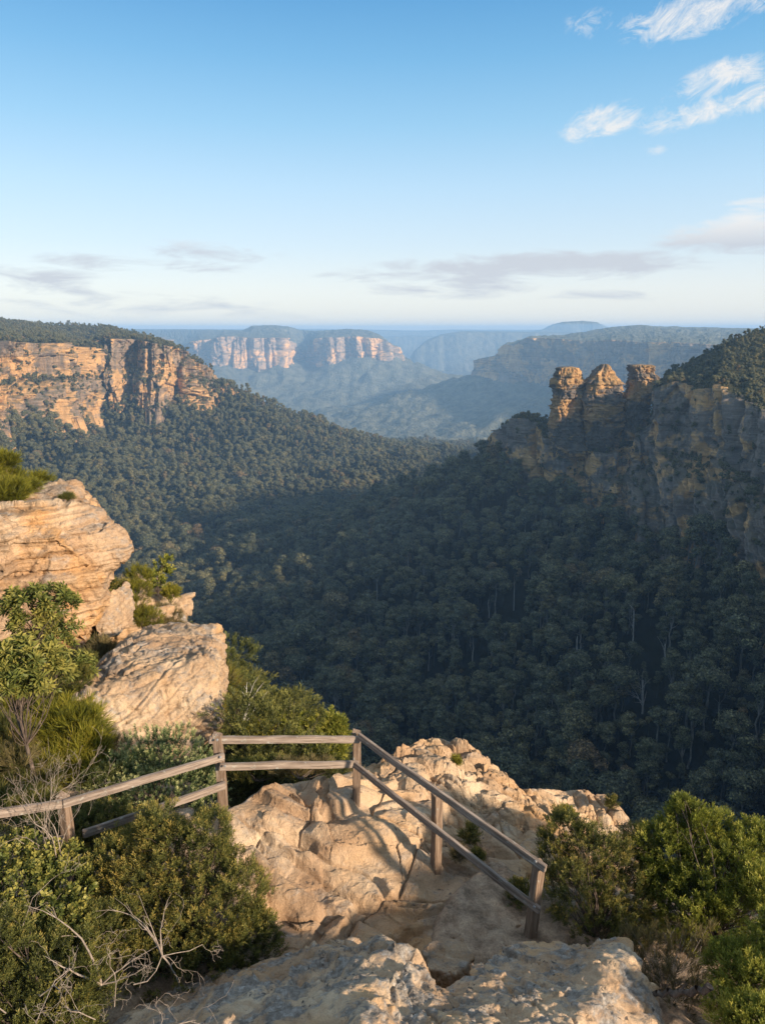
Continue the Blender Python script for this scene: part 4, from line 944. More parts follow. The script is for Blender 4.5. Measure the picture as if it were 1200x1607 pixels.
def bush(name, label, cat, base, lobes, n, kind, size, leaf, wood='twig', seed=1, nb=26, r0=.014, up=.8, inner=.3, group=None, tint=0., gaps=.0):
    rs = np.random.RandomState(seed); lobes = np.array(lobes); base = np.array(base, float)
    p, d, k = lobepts(lobes, n, rs, inner)
    if gaps:
        m = noise(p / (lobes[:, 3].mean() * (.45 if kind != 'broad' else .7)), seed) > -.35 * (1 - gaps) - .02; p, d, k = p[m], d[m], k[m]
    dr = unit(d * .75 + np.array([0, 0, up]) + rs.normal(size=d.shape) * .28)
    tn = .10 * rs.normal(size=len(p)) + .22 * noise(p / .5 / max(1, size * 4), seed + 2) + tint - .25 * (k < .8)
    sz = size * rs.uniform(.65, 1.25, len(p))
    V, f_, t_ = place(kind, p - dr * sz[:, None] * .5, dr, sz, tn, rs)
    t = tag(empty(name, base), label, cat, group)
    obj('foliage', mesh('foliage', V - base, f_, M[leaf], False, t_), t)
    tg = p[rs.choice(len(p), min(nb, len(p)), False)]
    obj('branches', mesh('branches', *segtubes(np.array(branches(base * 0, tg - base, r0, rs)), 5), M[wood]), t)
    return t
def base_of(px, py, D, dz=0): p = P(px, py, D); return (p.x, p.y, gz(p.x, p.y) + dz)

bush('heath_shrub', 'large dense dark green heath shrub inside the fence, left of the stone platform', 'shrub', base_of(290, 1560, 6.5),
     [lobe(285, 1345, 7.1, 70, 55), lobe(240, 1410, 6.9, 80, 75), lobe(345, 1440, 6.7, 78, 85), lobe(285, 1500, 6.4, 105, 62), lobe(388, 1490, 6.6, 48, 65), lobe(195, 1370, 7.1, 60, 55), lobe(330, 1330, 7.1, 35, 55), lobe(190, 1490, 6.4, 75, 85), lobe(250, 1300, 7.2, 35, 30)],
     5600, 'heath', .17, 'leaf_heath', seed=3, nb=70, r0=.02, inner=.25, gaps=.5)
bush('heath_shrub', 'low broad leaved shrub with pale oval leaves at the left edge below the fence', 'shrub', base_of(50, 1520, 6.2),
     [lobe(60, 1400, 6.6, 85, 60), lobe(-20, 1420, 6.2, 80, 80), lobe(110, 1390, 6.9, 60, 55), lobe(30, 1350, 6.9, 60, 35), lobe(60, 1460, 6., 90, 50)], 1500, 'oval', .15, 'leaf_broad', seed=5, nb=40, up=.9, inner=.4, tint=.1, gaps=.3)
bush('heath_shrub', 'dark heath shrub filling the bottom left corner beneath bare twigs', 'shrub', base_of(80, 1650, 5.2),
     [lobe(40, 1560, 5.3, 120, 75), lobe(105, 1560, 5.5, 70, 55), lobe(-60, 1520, 5.2, 90, 90), lobe(50, 1630, 4.9, 90, 45), lobe(110, 1490, 6, 80, 60)], 3400, 'heath', .15, 'leaf_heath', seed=7, nb=50, r0=.02, tint=-.12, gaps=.1)
bush('heath_shrub', 'rounded shrub with pale yellow green tips behind the middle of the sloping rail', 'shrub', base_of(250, 1290, 9.3, -.2),
     [lobe(255, 1190, 10., 72, 42), lobe(205, 1222, 9.9, 45, 45), lobe(300, 1222, 9.9, 42, 40), lobe(250, 1245, 9.6, 95, 45), lobe(180, 1270, 9.4, 60, 40), lobe(330, 1260, 9.5, 25, 25)], 2600, 'pale', .14, 'leaf_pale', seed=9, nb=34)
bush('casuarina_shrub', 'feathery lime green shrub with fine needles beside the cross bedded boulder', 'shrub', base_of(100, 1280, 9.6, -.2),
     [lobe(108, 1145, 10.6, 55, 42), lobe(70, 1175, 10.5, 45, 50), lobe(135, 1185, 10.3, 34, 50), lobe(90, 1215, 10., 60, 50), lobe(150, 1240, 9.8, 30, 40)], 2500, 'fine', .34, 'leaf_fine', seed=11, nb=30, up=.5)
bush('casuarina_shrub', 'darker feathery shrub at the left edge behind the end of the fence', 'shrub', base_of(0, 1290, 9.2, -.2),
     [lobe(0, 1170, 10., 50, 45), lobe(-20, 1220, 9.6, 70, 50), lobe(40, 1240, 9.4, 60, 40), lobe(10, 1290, 8.6, 90, 40)], 2200, 'fine', .30, 'leaf_heath', seed=12, nb=30, up=.5)
bush('heath_shrub', 'dark green shrub low behind the sloping rails near the corner post', 'shrub', base_of(170, 1330, 8.3, -.2),
     [lobe(150, 1300, 8.4, 70, 30), lobe(220, 1310, 8.5, 60, 25), lobe(70, 1330, 8., 70, 40)], 1300, 'heath', .15, 'leaf_heath', seed=13, nb=20, tint=-.05)
def leafytree(label, base, lobes, n, seed, trunk):
    t = bush('leafy_tree', label, 'tree', base, lobes, n, 'broad', .25, 'leaf_broad', seed=seed, nb=1, inner=.1, up=.35, gaps=.9, tint=.12)
    o = [c for c in t.children if c.name.startswith('branches')][0]; rs = np.random.RandomState(seed); segs = []
    b = np.array(base); tr = [np.array(q) for q in trunk]
    for i in range(len(tr) - 1): segs.append([*(tr[i] - b), *(tr[i + 1] - b), .05 - .012 * i, .05 - .012 * (i + 1)])
    L = np.array(lobes)
    for j in range(46):
        l = L[rs.randint(len(L))]; dd = unit(rs.normal(size=(1, 3)) + (0, 0, .4))[0]; tg = l[:3] + dd * l[3:6] * .8; st = tr[rs.randint(max(1, len(tr) - 2), len(tr))]
        segs += [[*(s_[:3] + st - b), *(s_[3:6] + st - b), *s_[6:]] for s_ in map(np.array, branches(np.zeros(3), [tg - st], .011, rs, 2, .22))]
    o.data = mesh('branches', *segtubes(np.array(segs), 6), M['twig'])
leafytree('small long leaved tree with a dark forked trunk, lower of two at the left edge', base_of(75, 1330, 9.),
          [lobe(45, 1030, 9.9, 50, 24), lobe(0, 1040, 9.8, 45, 26), lobe(80, 1060, 9.9, 35, 20), lobe(30, 1065, 9.6, 50, 20), lobe(85, 1035, 10, 25, 18)], 460, 21,
          [P(80, 1320, 9.), P(60, 1240, 9.2), P(42, 1170, 9.4), P(25, 1120, 9.6)])
leafytree('leafy tree with rounded clumps of long leaves in front of the overhanging orange outcrop', P(80, 1170, 11.8),
          [lobe(60, 940, 12.6, 48, 20), lobe(28, 955, 12.5, 30, 20), lobe(96, 952, 12.6, 26, 22), lobe(52, 980, 12.5, 42, 16), lobe(95, 990, 12.5, 30, 14), lobe(95, 1020, 12.4, 30, 20), lobe(118, 1046, 12.2, 28, 22), lobe(55, 1005, 12.4, 30, 12)], 760, 23,
          [P(80, 1170, 11.8), P(75, 1100, 12.), P(62, 1040, 12.2), P(55, 1000, 12.4)])
bush('heath_shrub', 'dark green shrub under the leafy tree, left of the cross bedded boulder', 'shrub', P(120, 1110, 12), [lobe(112, 1062, 12.1, 32, 26), lobe(95, 1085, 12, 30, 22), lobe(135, 1040, 12.6, 18, 16)], 700, 'fine', .2, 'leaf_heath', seed=25, nb=14)
# top of the tall outcrop
bush('pine_shrub', 'windswept yellow green tree perched on top of the tall outcrop at the left edge', 'tree', P(-5, 830, 17.6),
     [lobe(8, 722, 18.2, 22, 13), lobe(-20, 740, 18, 30, 20), lobe(22, 745, 18.4, 18, 8), lobe(62, 750, 18.8, 22, 6), lobe(10, 772, 17.6, 36, 20), lobe(-20, 780, 17.4, 50, 25), lobe(40, 762, 18.2, 24, 8)], 1500, 'fine', .36, 'leaf_fine', seed=27, nb=40, r0=.03, up=.4, tint=-.05)
bush('small_shrub', 'small green tuft growing on the flat top of the overhanging outcrop', 'shrub', P(106, 792, 18.2), [lobe(106, 781, 18.3, 12, 7)], 110, 'fine', .2, 'leaf_heath', seed=28, nb=5)
# on the broken outcrop behind
for i, (lab, lb, kd, lf, n_) in enumerate([
    ('dark green shrub growing beneath the tip of the overhanging ledge', [(178, 925, 20.5, 22, 14), (165, 945, 20, 18, 16), (190, 950, 20.5, 18, 16)], 'heath', 'leaf_heath', 420),
    ('tall bright green shrub in the middle of the broken outcrop', [(218, 905, 21.5, 22, 16), (212, 935, 21, 26, 22), (200, 960, 20.6, 25, 20), (225, 970, 20.5, 30, 16)], 'fine', 'leaf_fine', 800),
    ('spindly sapling with a yellow green crown rising above the broken outcrop', [(262, 880, 23, 9, 7), (250, 890, 23, 8, 8), (265, 895, 23, 7, 5), (240, 905, 22.6, 12, 7), (248, 915, 22.5, 12, 9)], 'oval', 'leaf_yellow', 170),
    ('small rounded shrub on the crest of the broken outcrop', [(268, 930, 23.2, 12, 7)], 'heath', 'leaf_fine', 110),
    ('brownish shrub on the right side of the broken outcrop', [(258, 968, 21.8, 28, 18), (275, 990, 21.5, 20, 14), (245, 985, 21, 24, 14)], 'fine', 'leaf_brown', 560),
    ('reddish dry shrub between the overhanging outcrop and the cross bedded boulder', [(165, 1020, 15, 22, 16), (145, 1035, 14.6, 14, 12)], 'fine', 'leaf_brown', 260)]):
    b = P(lb[-1][0], lb[-1][1] + 18, lb[-1][2] - .1); bush('outcrop_shrub', lab, 'shrub', b, [lobe(*q) for q in lb], n_, kd, .3 if kd != 'oval' else .25, lf, seed=31 + i, nb=16, inner=.2, gaps=.2)
# beyond the back rail
bush('bright_shrub', 'bright yellow green shrub lit by the sun beyond the right end of the back rail', 'shrub', P(490, 1235, 13.5),
     [lobe(500, 1150, 14.6, 40, 26), lobe(458, 1148, 14.8, 30, 24), lobe(528, 1146, 14.5, 15, 18), lobe(480, 1178, 14.2, 52, 26), lobe(520, 1172, 14.2, 22, 22)], 1700, 'heath', .27, 'leaf_yellow', seed=41, nb=30, r0=.02)
bush('bright_shrub', 'mid green shrub beyond the back rail, left of the bright yellow green one', 'shrub', P(400, 1235, 13.4),
     [lobe(405, 1160, 14.6, 28, 22), lobe(425, 1180, 14.2, 36, 26), lobe(375, 1185, 14.4, 26, 22)], 1000, 'heath', .25, 'leaf_fine', seed=42, nb=20)
bush('heath_shrub', 'low dark shrub tucked under the back rail beside the corner post', 'shrub', P(400, 1225, 10.4), [lobe(390, 1208, 10.6, 30, 12), lobe(430, 1205, 10.8, 30, 10)], 420, 'heath', .16, 'leaf_heath', seed=43, nb=10, tint=-.1)
bush('dry_grass', 'dry straw coloured grass at the edge of the platform below the back rail', 'grass tuft', P(470, 1222, 10.3), [lobe(455, 1206, 10.6, 30, 10), lobe(500, 1202, 10.9, 25, 9)], 260, 'fine', .22, 'leaf_brown', seed=44, nb=8, tint=.2)
# right hand shrubs
bush('heath_shrub', 'grey green heath shrub beside the nearest fence post on the right', 'shrub', base_of(930, 1490, 7.2),
     [lobe(930, 1345, 8., 55, 45), lobe(885, 1310, 8.2, 30, 35), lobe(975, 1400, 7.8, 55, 60), lobe(905, 1400, 7.6, 50, 55), lobe(865, 1345, 8.1, 26, 45), lobe(950, 1460, 7.3, 75, 40), lobe(1000, 1330, 8.2, 28, 32)], 2700, 'heath', .16, 'leaf_heath', seed=51, nb=60, gaps=.6, tint=.02)
bush('heath_shrub', 'tall yellow tipped heath shrub with ragged crown at the right edge', 'shrub', base_of(1110, 1520, 7.2),
     [lobe(1075, 1285, 8.2, 32, 24), lobe(1110, 1310, 8.2, 34, 34), lobe(1050, 1340, 8., 50, 40), lobe(1130, 1370, 7.8, 65, 55), lobe(1190, 1335, 8., 45, 42), lobe(1095, 1430, 7.4, 70, 55), lobe(1190, 1430, 7.2, 60, 60), lobe(1030, 1400, 7.7, 30, 45), lobe(1070, 1265, 8.2, 10, 16)],
     4000, 'heath', .18, 'leaf_yellow', seed=52, nb=80, r0=.02, gaps=.55, tint=-.08)
bush('heath_shrub', 'bright lime green shrub in the bottom right corner', 'shrub', base_of(1190, 1640, 5.4),
     [lobe(1150, 1520, 5.8, 40, 36), lobe(1200, 1555, 5.5, 60, 50), lobe(1140, 1590, 5.3, 30, 30), lobe(1240, 1500, 5.8, 60, 60), lobe(1190, 1620, 5., 60, 40)], 1900, 'heath', .15, 'leaf_yellow', seed=53, nb=30, tint=-.05)
bush('dry_shrub', 'leggy half dead shrub of dark twigs under the right hand shrubs', 'shrub', base_of(1040, 1560, 6.2),
     [lobe(1010, 1500, 6.6, 60, 35), lobe(1080, 1500, 6.6, 60, 40), lobe(1060, 1560, 6., 70, 30), lobe(960, 1500, 6.9, 40, 25)], 420, 'fine', .18, 'leaf_brown', wood='drytwig', seed=54, nb=90, r0=.009, tint=-.15)
for i, (px, py, D, r_, lab, k_, lf) in enumerate([
    (738, 1322, 9.0, 15, 'small green plant sprouting from the rock behind the middle fence post', 'heath', 'leaf_heath'), (720, 1362, 8.5, 14, 'dry tuft of grass at the foot of the middle fence post', 'fine', 'leaf_brown'),
    (748, 1352, 8.5, 9, 'little green tuft between the lower rail and the sandy path', 'heath', 'leaf_heath'), (815, 1415, 7.8, 22, 'low dark plant under the lower rail near the nearest post', 'heath', 'leaf_heath'),
    (958, 1285, 11.3, 9, 'tiny plant near the crest of the far stone ledge', 'heath', 'leaf_heath'), (888, 1290, 10.4, 12, 'small sprig growing on the far stone ledge above the grey green shrub', 'heath', 'leaf_fine'),
    (715, 1228, 10.8, 5, 'tiny green plant in a crack of the rocky hump beyond the rail', 'heath', 'leaf_fine'), (520, 1222, 9.9, 9, 'grass tuft in the crack beside the back rail post', 'fine', 'leaf_heath')]):
    p = P(px, py, D); z0 = gz(p.x, p.y); p.z = z0 + .1; l_ = np.array([p.x, p.y, p.z, r_ / F * D * 1.1, r_ / F * D * 1.1, r_ / F * D * 1.1])
    bush('small_plant', lab, 'plant', (p.x, p.y, z0 - .02), [l_], int(30 + r_ * 4), k_, .14, lf, seed=61 + i, nb=6, r0=.004)

# scrub on the hillside beyond the fence
def shrubproto(seed, kind, leaf, R_, n_, size):
    rs = np.random.RandomState(seed); L = [[rs.normal() * R_ * .4, rs.normal() * R_ * .4, R_ * rs.uniform(.5, 1.1), *([R_ * rs.uniform(.4, .65)] * 2), R_ * rs.uniform(.35, .5)] for i in range(6)]
    p, d, k = lobepts(L, n_, rs, .2); dr = unit(d + (0, 0, .6) + rs.normal(size=d.shape) * .3); sz = size * rs.uniform(.6, 1.2, len(p))
    V, f_, t_ = place(kind, p - dr * sz[:, None] * .5, dr, sz, .15 * rs.normal(size=len(p)), rs)
    b = branches(np.array([0, 0, -.5]), p[rs.choice(len(p), 14)], .05, rs, 1)
    return mesh('foliage', V, f_, M[leaf], False, t_), mesh('branches', *segtubes(np.array(b), 5), M['twig'])
PRO = [shrubproto(71, 'heath', 'leaf_slope', 1.3, 420, .42), shrubproto(72, 'fine', 'leaf_slope', 1.6, 420, .6), shrubproto(73, 'heath', 'leaf_slope', 1.8, 520, .5), shrubproto(74, 'fine', 'leaf_fine', 1.4, 360, .5), shrubproto(75, 'fine', 'leaf_brown', 1.3, 360, .5)]
rs = np.random.RandomState(77); pts = []
cand = np.column_stack([rs.uniform(-30, 8, 9000), 9.5 + 95 * rs.rand(9000) ** 1.6])
cz = hillz(cand[:, 0], cand[:, 1]); cp = np.column_stack([cand, cz]); px, py, dep = proj(cp)
ok = (px > -40) & (px < 640) & (py < 1260) & (py > 930)
cp = cp[ok]; px = px[ok]; py = py[ok]
for q, u, v in zip(cp, px, py):
    s_ = min(1.3, .35 + q[1] / 50.)
    if q[1] < 11.5 and q[0] > -4: s_ *= .5
    if u > 350 and q[1] < 11 : continue
    if u < 330 and q[1] < 17 and (v < 1130 or u > 90): s_ *= .55
    if u > 535: continue
    lim = np.interp(u, [290, 350, 400, 450, 545], [985, 1010, 1048, 1078, 1125]) if u > 290 else 0
    s_ = min(s_, max(.15, (v - lim) / (F / (q[1] * ca - q[2] * sa)) / 2.1))
    if s_ < .25: continue
    if all((q[0] - r[0]) ** 2 + (q[1] - r[1]) ** 2 > (.95 * s_ + .5 * r[3]) ** 2 for r in pts): pts.append([*q, s_])
    if len(pts) >= 290: break
src0 = {}
for q in pts:
    i = rs.choice(5, p=[.3, .2, .28, .12, .1])
    if i not in src0:
        t = empty('slope_shrub'); obj('foliage', PRO[i][0], t); obj('branches', PRO[i][1], t); src0[i] = t
        tag(t, 'olive shrub of the scrub covering the slope left of and beyond the fence', 'shrub', 'shrubs on the slope beyond the fence')
    else:
        t = src0[i].copy(); COL.objects.link(t)
        for ch in src0[i].children: c = ch.copy(); COL.objects.link(c); c.parent = t
    t.location = (q[0], q[1], q[2] - .15); t.scale = (q[3] * rs.uniform(.85, 1.2),) * 3; t.rotation_euler = (0, 0, rs.rand() * 6.28)
print('slope shrubs', len(pts))
# loose stones and fallen sticks on the sandy path
rs = np.random.RandomState(90); PB = []
for i in range(4):
    v = unit(rs.normal(size=(14, 3))) * (1, .8, .55) * .5
    PB.append(rock('stone', [[Vector(q) for q in v]], .06, M['rock_plat'], 90 + i, 1, loc=(0, 0, 0), k=.4, lump=.1, strat=.05, fac=.12, pit=0))
n_ = 0
while n_ < 46:
    px_, py_, D_ = rs.uniform(690, 850), rs.uniform(1375, 1490), 0; D_ = 7.0 + (1480 - py_) / 105 * 1.3; p = P(px_, py_, D_)
    o = PB[n_ % 4] if n_ < 4 else PB[n_ % 4].copy()
    if n_ >= 4: COL.objects.link(o)
    s_ = .035 + .09 * rs.rand() ** 2.5; o.location = (p.x, p.y, gz(p.x, p.y) - .0); o.scale = (s_,) * 3; o.rotation_euler = (0, 0, rs.rand() * 6)
    tag(o, 'small loose stone lying on the sandy path inside the fence', 'stone', 'loose stones on the sandy path'); n_ += 1

# ------------------------------------------------------------------ bare wood
def grow(segs, p, d, L, r, rs, bend=.25, depth=0, grav=0.):
    n_ = 6
    for i in range(n_):
        d = d + rs.normal(size=3) * bend + np.array([0, 0, grav]); d /= np.linalg.norm(d); q = p + d * L / n_; r2 = r * .87
        segs.append([*p, *q, r, r2]); p, r = q, r2
        if depth < 3 and i > 0 and rs.rand() < .62:
            c = d + rs.normal(size=3) * .62; c /= np.linalg.norm(c); grow(segs, p, c, L * rs.uniform(.35, .7), r * .62, rs, bend, depth + 1, grav)
def deadshrub(label, bases, H_, r0, mat, seed, bend=.25, lean=(0, 0, 1), spread=.35, grav=0.):
    rs = np.random.RandomState(seed); segs = []; b0 = np.array(bases[0])
    for b in bases: grow(segs, np.array(b) - b0, unit((np.array(lean) + rs.normal(size=3) * spread)[None])[0], H_ * rs.uniform(.7, 1.1), r0 * rs.uniform(.6, 1.1), rs, bend, 0, grav)
    s = np.array(segs); s[:, 6:] = np.maximum(s[:, 6:], .0012)
    return tag(obj('dead_shrub', mesh('dead_shrub', *segtubes(s, 5), M[mat]), loc=b0), label, 'dead shrub')
def deadwood(name, label, cat, base, targets, r0, mat, seed, twigs=4, wob=.08, group=None, trunk=None):
    rs = np.random.RandomState(seed); base = np.array(base, float); segs = []
    st = np.zeros(3)
    if trunk is not None:
        tr = [np.array(q) - base for q in trunk]
        for i in range(len(tr) - 1): segs.append([*tr[i], *tr[i + 1], r0 * (1 - .55 * i / len(tr)), r0 * (1 - .55 * (i + 1) / len(tr))])
        for t in targets:
            k_ = rs.randint(1, len(tr)); s0 = tr[k_]
            segs += [[*(s_[:3] + s0), *(s_[3:6] + s0), *s_[6:]] for s_ in map(np.array, branches(np.zeros(3), [np.array(t) - base - s0], r0 * .4, rs, twigs, wob))]
    else: segs = branches(st, [np.array(t) - base for t in targets], r0, rs, twigs, wob)
    return tag(obj(name, mesh(name, *segtubes(np.array(segs), 6), M[mat]), loc=base), label, cat, group)
rs = np.random.RandomState(80)
deadshrub('bare pale twiggy dead shrub standing in front of the left end of the fence', [P(85 + rs.normal() * 12, 1345, 7. + rs.normal() * .1) for i in range(9)], .95, .007, 'drytwig', 81, .2, (0, 0, 1), .3, .05)
deadshrub('tangle of thin dry curving twigs over the bottom left shrubs', [P(x, y, D) for x, y, D in [(60, 1560, 5.0), (150, 1600, 4.8), (210, 1545, 5.2), (30, 1500, 5.4), (110, 1520, 5.2), (180, 1580, 4.9), (10, 1590, 4.8), (240, 1600, 5.0), (90, 1470, 5.7)]], .75, .0065, 'drytwig', 82, .38, (.1, -.15, .5), .7, -.03)
deadwood('dead_branch', 'bleached curved branch reaching across the lower part of the large heath shrub', 'branch', P(160, 1545, 5.35), [P(252, 1482, 5.5), P(240, 1510, 5.4), P(70, 1500, 5.2), P(40, 1420, 5.5)], .014, 'drytwig', 83, 3, .12)
deadwood('dead_branch', 'pale crooked twigs showing through the middle of the large heath shrub', 'branch', P(255, 1500, 5.75), [P(215, 1395, 6.), P(180, 1410, 6.), P(270, 1400, 6.1), P(150, 1430, 5.9), P(285, 1560, 5.7)], .012, 'drytwig', 84, 3, .16)
deadwood('dead_sapling', 'slender bare white sapling on the slope just beyond the back rail', 'dead tree', P(372, 1200, 17), [P(405, 1062, 17.5), P(415, 1070, 17.3), P(388, 1070, 17.5), P(398, 1100, 17.2), P(420, 1085, 17.5), P(380, 1085, 17)], .06, 'deadwood', 85, 3, .06, trunk=[P(372, 1200, 17), P(378, 1150, 17), P(388, 1110, 17.1)])
# fallen log bottom right
b0 = P(1022, 1562, 5.6); b1 = P(1112, 1552, 5.3)
segs = []; k = 10
for i in range(k):
    a = b0.lerp(b1, i / k); b = b0.lerp(b1, (i + 1) / k); w_ = lambda t: .03 * math.sin(t * 2.6) + .01 * math.sin(t * 7)
    segs.append([a.x, a.y, a.z + w_(i), b.x, b.y, b.z + w_(i + 1), .022 + .012 * i / k + .004 * math.sin(i * 2), .022 + .012 * (i + 1) / k + .004 * math.sin((i + 1) * 2)])
segs.append([*segs[-1][3:6], segs[-1][3] + .004, segs[-1][4], segs[-1][5] + .012, segs[-1][7], .002])
segs.append([*segs[5][:3], segs[5][0] + .05, segs[5][1] - .02, segs[5][2] + .12, .012, .004])
lo = np.array(b0); sg = np.array(segs); sg[:, :3] -= lo; sg[:, 3:6] -= lo
tag(obj('fallen_log', mesh('fallen_log', *segtubes(sg, 12), M['twig']), loc=b0), 'short fallen grey branch lying beneath the shrubs at the bottom right', 'log')
# bleached dead gums in the valley
rs = np.random.RandomState(95)
for px, py, hp, lab, br, r0 in DT:
    b = hit(px, py + 8); D = b[1]; top = np.array(P(px + 1, py - hp, D)); b = np.array(P(px, py, D)); mid = b * .5 + top * .5 + (rs.normal() * .6, 0, 0)
    tg = [np.array(P(px + dx_ * 1., py - dy_, D)) + (0, rs.uniform(-5, 5), 0) for dx_, dy_ in br] + [top + (0, 0, 2)]
    bl = b - (0, 0, 8); deadwood('dead_tree', lab, 'dead tree', bl, tg, r0, 'deadwood', int(px), 3, .05, trunk=[bl, b, b * .7 + mid * .3, mid, mid * .5 + top * .5])

# ------------------------------------------------------------------ air, light, sky, camera
SUN_AZ, SUN_EL = R(124), R(20)
EXPO = 1.35; BGS = .13
HAZE = 1.15e-4
def haze():
    v = np.array([(x, y, z) for x in (-16500, 16500) for y in (-3000, 17000) for z in (-560, 75)], float)
    f_ = np.array([(0, 1, 3, 2), (4, 6, 7, 5), (0, 4, 5, 1), (2, 3, 7, 6), (0, 2, 6, 4), (1, 5, 7, 3)])
    n = NT('haze'); pv = n.n('ShaderNodeVolumePrincipled', {'Color': (.38, .65, 1., 1), 'Density': HAZE, 'Anisotropy': 0.})
    n.t.links.new(pv.outputs[0], n.out.inputs['Volume'])
    tag(obj('haze', mesh('haze', v, f_, n.m, False)), kind='stuff')
haze()
sd = Vector((math.sin(SUN_AZ) * math.cos(SUN_EL), math.cos(SUN_AZ) * math.cos(SUN_EL), math.sin(SUN_EL)))
sl = bpy.data.lights.new('sun', 'SUN'); sl.energy = 3.4; sl.angle = R(2.5); sl.color = (1., .83, .64)
so = obj('sun', sl); so.rotation_euler = (-sd).to_track_quat('-Z', 'Y').to_euler()
w = bpy.data.worlds.new('World'); S.world = w; w.use_nodes = True; nt = w.node_tree; nt.nodes.clear()
def N(t, **k):
    n = nt.nodes.new(t)
    for a, b in k.items(): setattr(n, a, b)
    return n
def mth(op, a, b=0., c=0.):
    n = N('ShaderNodeMath', operation=op)
    for i, v in enumerate((a, b, c)):
        if isinstance(v, bpy.types.NodeSocket): nt.links.new(v, n.inputs[i])
        else: n.inputs[i].default_value = v
    return n.outputs[0]
sky = N('ShaderNodeTexSky', sky_type='NISHITA', sun_disc=False); sky.sun_elevation = SUN_EL; sky.sun_rotation = SUN_AZ
sky.air_density = 1.; sky.dust_density = .6; sky.ozone_density = 1.6
tc = N('ShaderNodeTexCoord'); sx = N('ShaderNodeSeparateXYZ'); nt.links.new(tc.outputs['Generated'], sx.inputs[0])
dx, dy, dz = sx.outputs
az = mth('ARCTAN2', dx, dy); el = mth('ARCSINE', dz)
# clouds live at directions (azimuth, elevation): soft ellipses broken up by wispy noise
cv = N('ShaderNodeCombineXYZ'); nt.links.new(mth('MULTIPLY', az, 7.), cv.inputs[0]); nt.links.new(mth('MULTIPLY', el, 34.), cv.inputs[1])
cn = N('ShaderNodeTexNoise'); nt.links.new(cv.outputs[0], cn.inputs['Vector']); cn.inputs['Scale'].default_value = 1.6; cn.inputs['Detail'].default_value = 9; cn.inputs['Roughness'].default_value = .62; cn.inputs['Distortion'].default_value = .5
cv2 = N('ShaderNodeCombineXYZ'); nt.links.new(mth('MULTIPLY', az, 16.), cv2.inputs[0]); nt.links.new(mth('ADD', mth('MULTIPLY', el, 30.), mth('MULTIPLY', az, -9.)), cv2.inputs[1])
cn2 = N('ShaderNodeTexNoise'); nt.links.new(cv2.outputs[0], cn2.inputs['Vector']); cn2.inputs['Scale'].default_value = 1.5; cn2.inputs['Detail'].default_value = 12; cn2.inputs['Roughness'].default_value = .74; cn2.inputs['Distortion'].default_value = .6
def azel(px, py):
    d = P(px, py, 1.); d.normalize(); return math.atan2(d.x, d.y), math.asin(d.z)
CL = [  # px, py, half width, half height (photo pixels), slant, density, noise set
 (1090, 22, 130, 34, -.1, 1.0, 2), (925, 38, 40, 22, 0, .55, 2), (1130, 125, 85, 30, -.2, 1.0, 2), (1090, 175, 90, 24, -.15, .9, 2), (1190, 150, 60, 26, -.2, .9, 2),
 (940, 192, 62, 26, -.15, 1.0, 2), (1028, 236, 22, 8, 0, .6, 2), (1185, 320, 50, 14, 0, .8, 1), (1160, 366, 135, 30, -.05, 1.4, 1), (1180, 385, 120, 22, 0, .9, 1),
 (830, 420, 270, 24, -.02, 1.35, 1), (700, 455, 150, 16, .0, .8, 1), (960, 462, 150, 10, 0, .6, 1), (550, 436, 60, 8, .05, .7, 1),
 (335, 397, 120, 16, .06, .85, 1), (315, 419, 75, 12, .04, .8, 1), (148, 412, 105, 13, .03, .9, 1), (40, 432, 110, 18, 0, .8, 1), (90, 452, 150, 16, .02, .7, 1), (250, 480, 300, 22, .02, .55, 1), (1190, 405, 60, 8, 0, .5, 1)]
dens = None
for px, py, hw, hh, sl_, k, ns in CL:
    a0, e0 = azel(px, py); a1, _ = azel(px + hw, py); _, e1 = azel(px, py - hh); wa = 1.3 * abs(a1 - a0); he = 1.35 * abs(e1 - e0)
    da = mth('SUBTRACT', az, a0); de = mth('SUBTRACT', mth('SUBTRACT', el, e0), mth('MULTIPLY', da, -sl_))
    r2 = mth('ADD', mth('POWER', mth('ABSOLUTE', mth('DIVIDE', da, wa)), 2.), mth('POWER', mth('ABSOLUTE', mth('DIVIDE', de, he)), 2.))
    g = mth('MULTIPLY', mth('MAXIMUM', mth('SUBTRACT', 1., r2), 0.), k)
    g = mth('MULTIPLY', g, 1.)
    nz = (cn if ns == 1 else cn2).outputs['Fac']
    q = mth('MULTIPLY', mth('MINIMUM', mth('MULTIPLY', g, 1.6), 1.), mth('MAXIMUM', mth('ADD', mth('MULTIPLY', mth('SUBTRACT', nz, .5), 4.2), mth('SUBTRACT', mth('MULTIPLY', g, 1.1), .35)), 0.))
    dens = q if dens is None else mth('MAXIMUM', dens, q)
dens = mth('MULTIPLY', mth('MINIMUM', dens, .95), .9)
# lit white above, blue-grey underneath (thicker parts)
elr = N('ShaderNodeMapRange'); nt.links.new(el, elr.inputs[0]); elr.inputs[1].default_value = R(5.6); elr.inputs[2].default_value = R(7.2)
ccol = N('ShaderNodeMix', data_type='RGBA'); nt.links.new(elr.outputs[0], ccol.inputs[0]); ccol.inputs[6].default_value = (.63, .66, .72, 1); ccol.inputs[7].default_value = (.95, .92, .89, 1)
CS = N('ShaderNodeVectorMath', operation='SCALE'); nt.links.new(ccol.outputs[2], CS.inputs[0]); CS.inputs['Scale'].default_value = 1 / (2 ** EXPO * BGS)
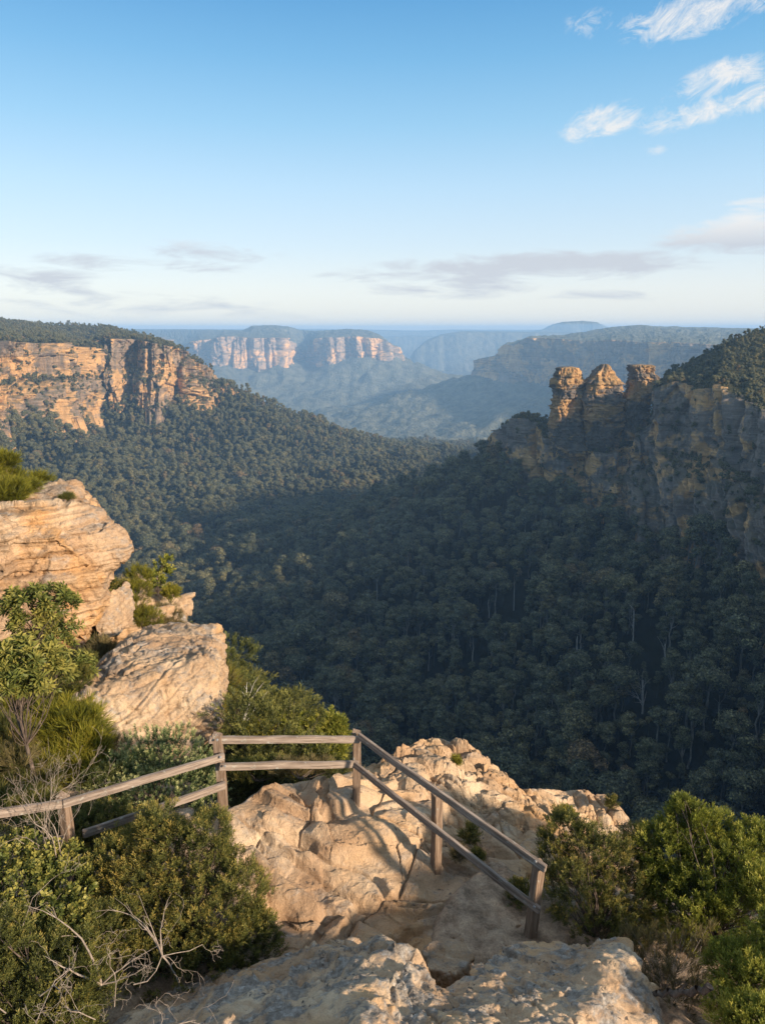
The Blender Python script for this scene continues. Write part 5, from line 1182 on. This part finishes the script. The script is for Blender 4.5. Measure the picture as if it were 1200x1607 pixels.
# evening gradient: white at the horizon, pale cyan, then blue; whitened higher up, out of view, as added fill for the shade; a share of the physical sky keeps the glow round the sun
def lin(c): return tuple(((v / 255 + .055) / 1.055) ** 2.4 for v in c)
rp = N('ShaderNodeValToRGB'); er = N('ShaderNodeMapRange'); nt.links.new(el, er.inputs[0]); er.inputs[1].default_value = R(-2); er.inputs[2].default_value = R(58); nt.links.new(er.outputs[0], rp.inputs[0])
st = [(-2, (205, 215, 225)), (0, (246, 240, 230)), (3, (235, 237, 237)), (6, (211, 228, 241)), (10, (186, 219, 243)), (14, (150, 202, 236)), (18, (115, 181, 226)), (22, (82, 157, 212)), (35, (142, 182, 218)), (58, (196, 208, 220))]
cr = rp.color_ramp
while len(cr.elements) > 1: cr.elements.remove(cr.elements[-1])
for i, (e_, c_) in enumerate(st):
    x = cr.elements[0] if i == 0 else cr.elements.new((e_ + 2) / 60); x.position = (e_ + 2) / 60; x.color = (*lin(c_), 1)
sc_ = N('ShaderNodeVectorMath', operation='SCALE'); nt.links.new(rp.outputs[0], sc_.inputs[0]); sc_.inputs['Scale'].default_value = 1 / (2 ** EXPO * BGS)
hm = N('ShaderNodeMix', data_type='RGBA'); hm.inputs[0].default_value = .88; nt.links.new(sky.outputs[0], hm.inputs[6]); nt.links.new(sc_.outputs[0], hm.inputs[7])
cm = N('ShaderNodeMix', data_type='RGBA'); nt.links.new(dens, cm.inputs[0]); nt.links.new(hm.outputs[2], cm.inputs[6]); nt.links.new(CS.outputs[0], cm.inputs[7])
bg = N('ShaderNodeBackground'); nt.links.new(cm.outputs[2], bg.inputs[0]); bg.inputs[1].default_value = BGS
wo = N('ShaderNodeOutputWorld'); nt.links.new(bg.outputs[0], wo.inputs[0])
cam = bpy.data.cameras.new('camera'); co_ = obj('camera', cam); S.camera = co_
cam.sensor_fit = 'VERTICAL'; cam.sensor_height = 36; cam.sensor_width = 27; cam.lens = 36 * F / 1607
cam.clip_start = .1; cam.clip_end = 60000; co_.location = (0, 0, 0); co_.rotation_euler = (R(90) - PITCH, 0, 0)
S.view_settings.view_transform = 'Standard'; S.view_settings.look = 'None'; S.view_settings.exposure = EXPO; S.view_settings.gamma = 1
S.view_settings.use_curve_mapping = False
S.cycles.max_bounces = 6; S.cycles.diffuse_bounces = 3; S.cycles.glossy_bounces = 1; S.cycles.transmission_bounces = 3; S.cycles.volume_bounces = 0
S.cycles.transparent_max_bounces = 4; S.cycles.caustics_reflective = False; S.cycles.caustics_refractive = False
S.cycles.use_denoising = True
S.cycles.sample_clamp_indirect = 4
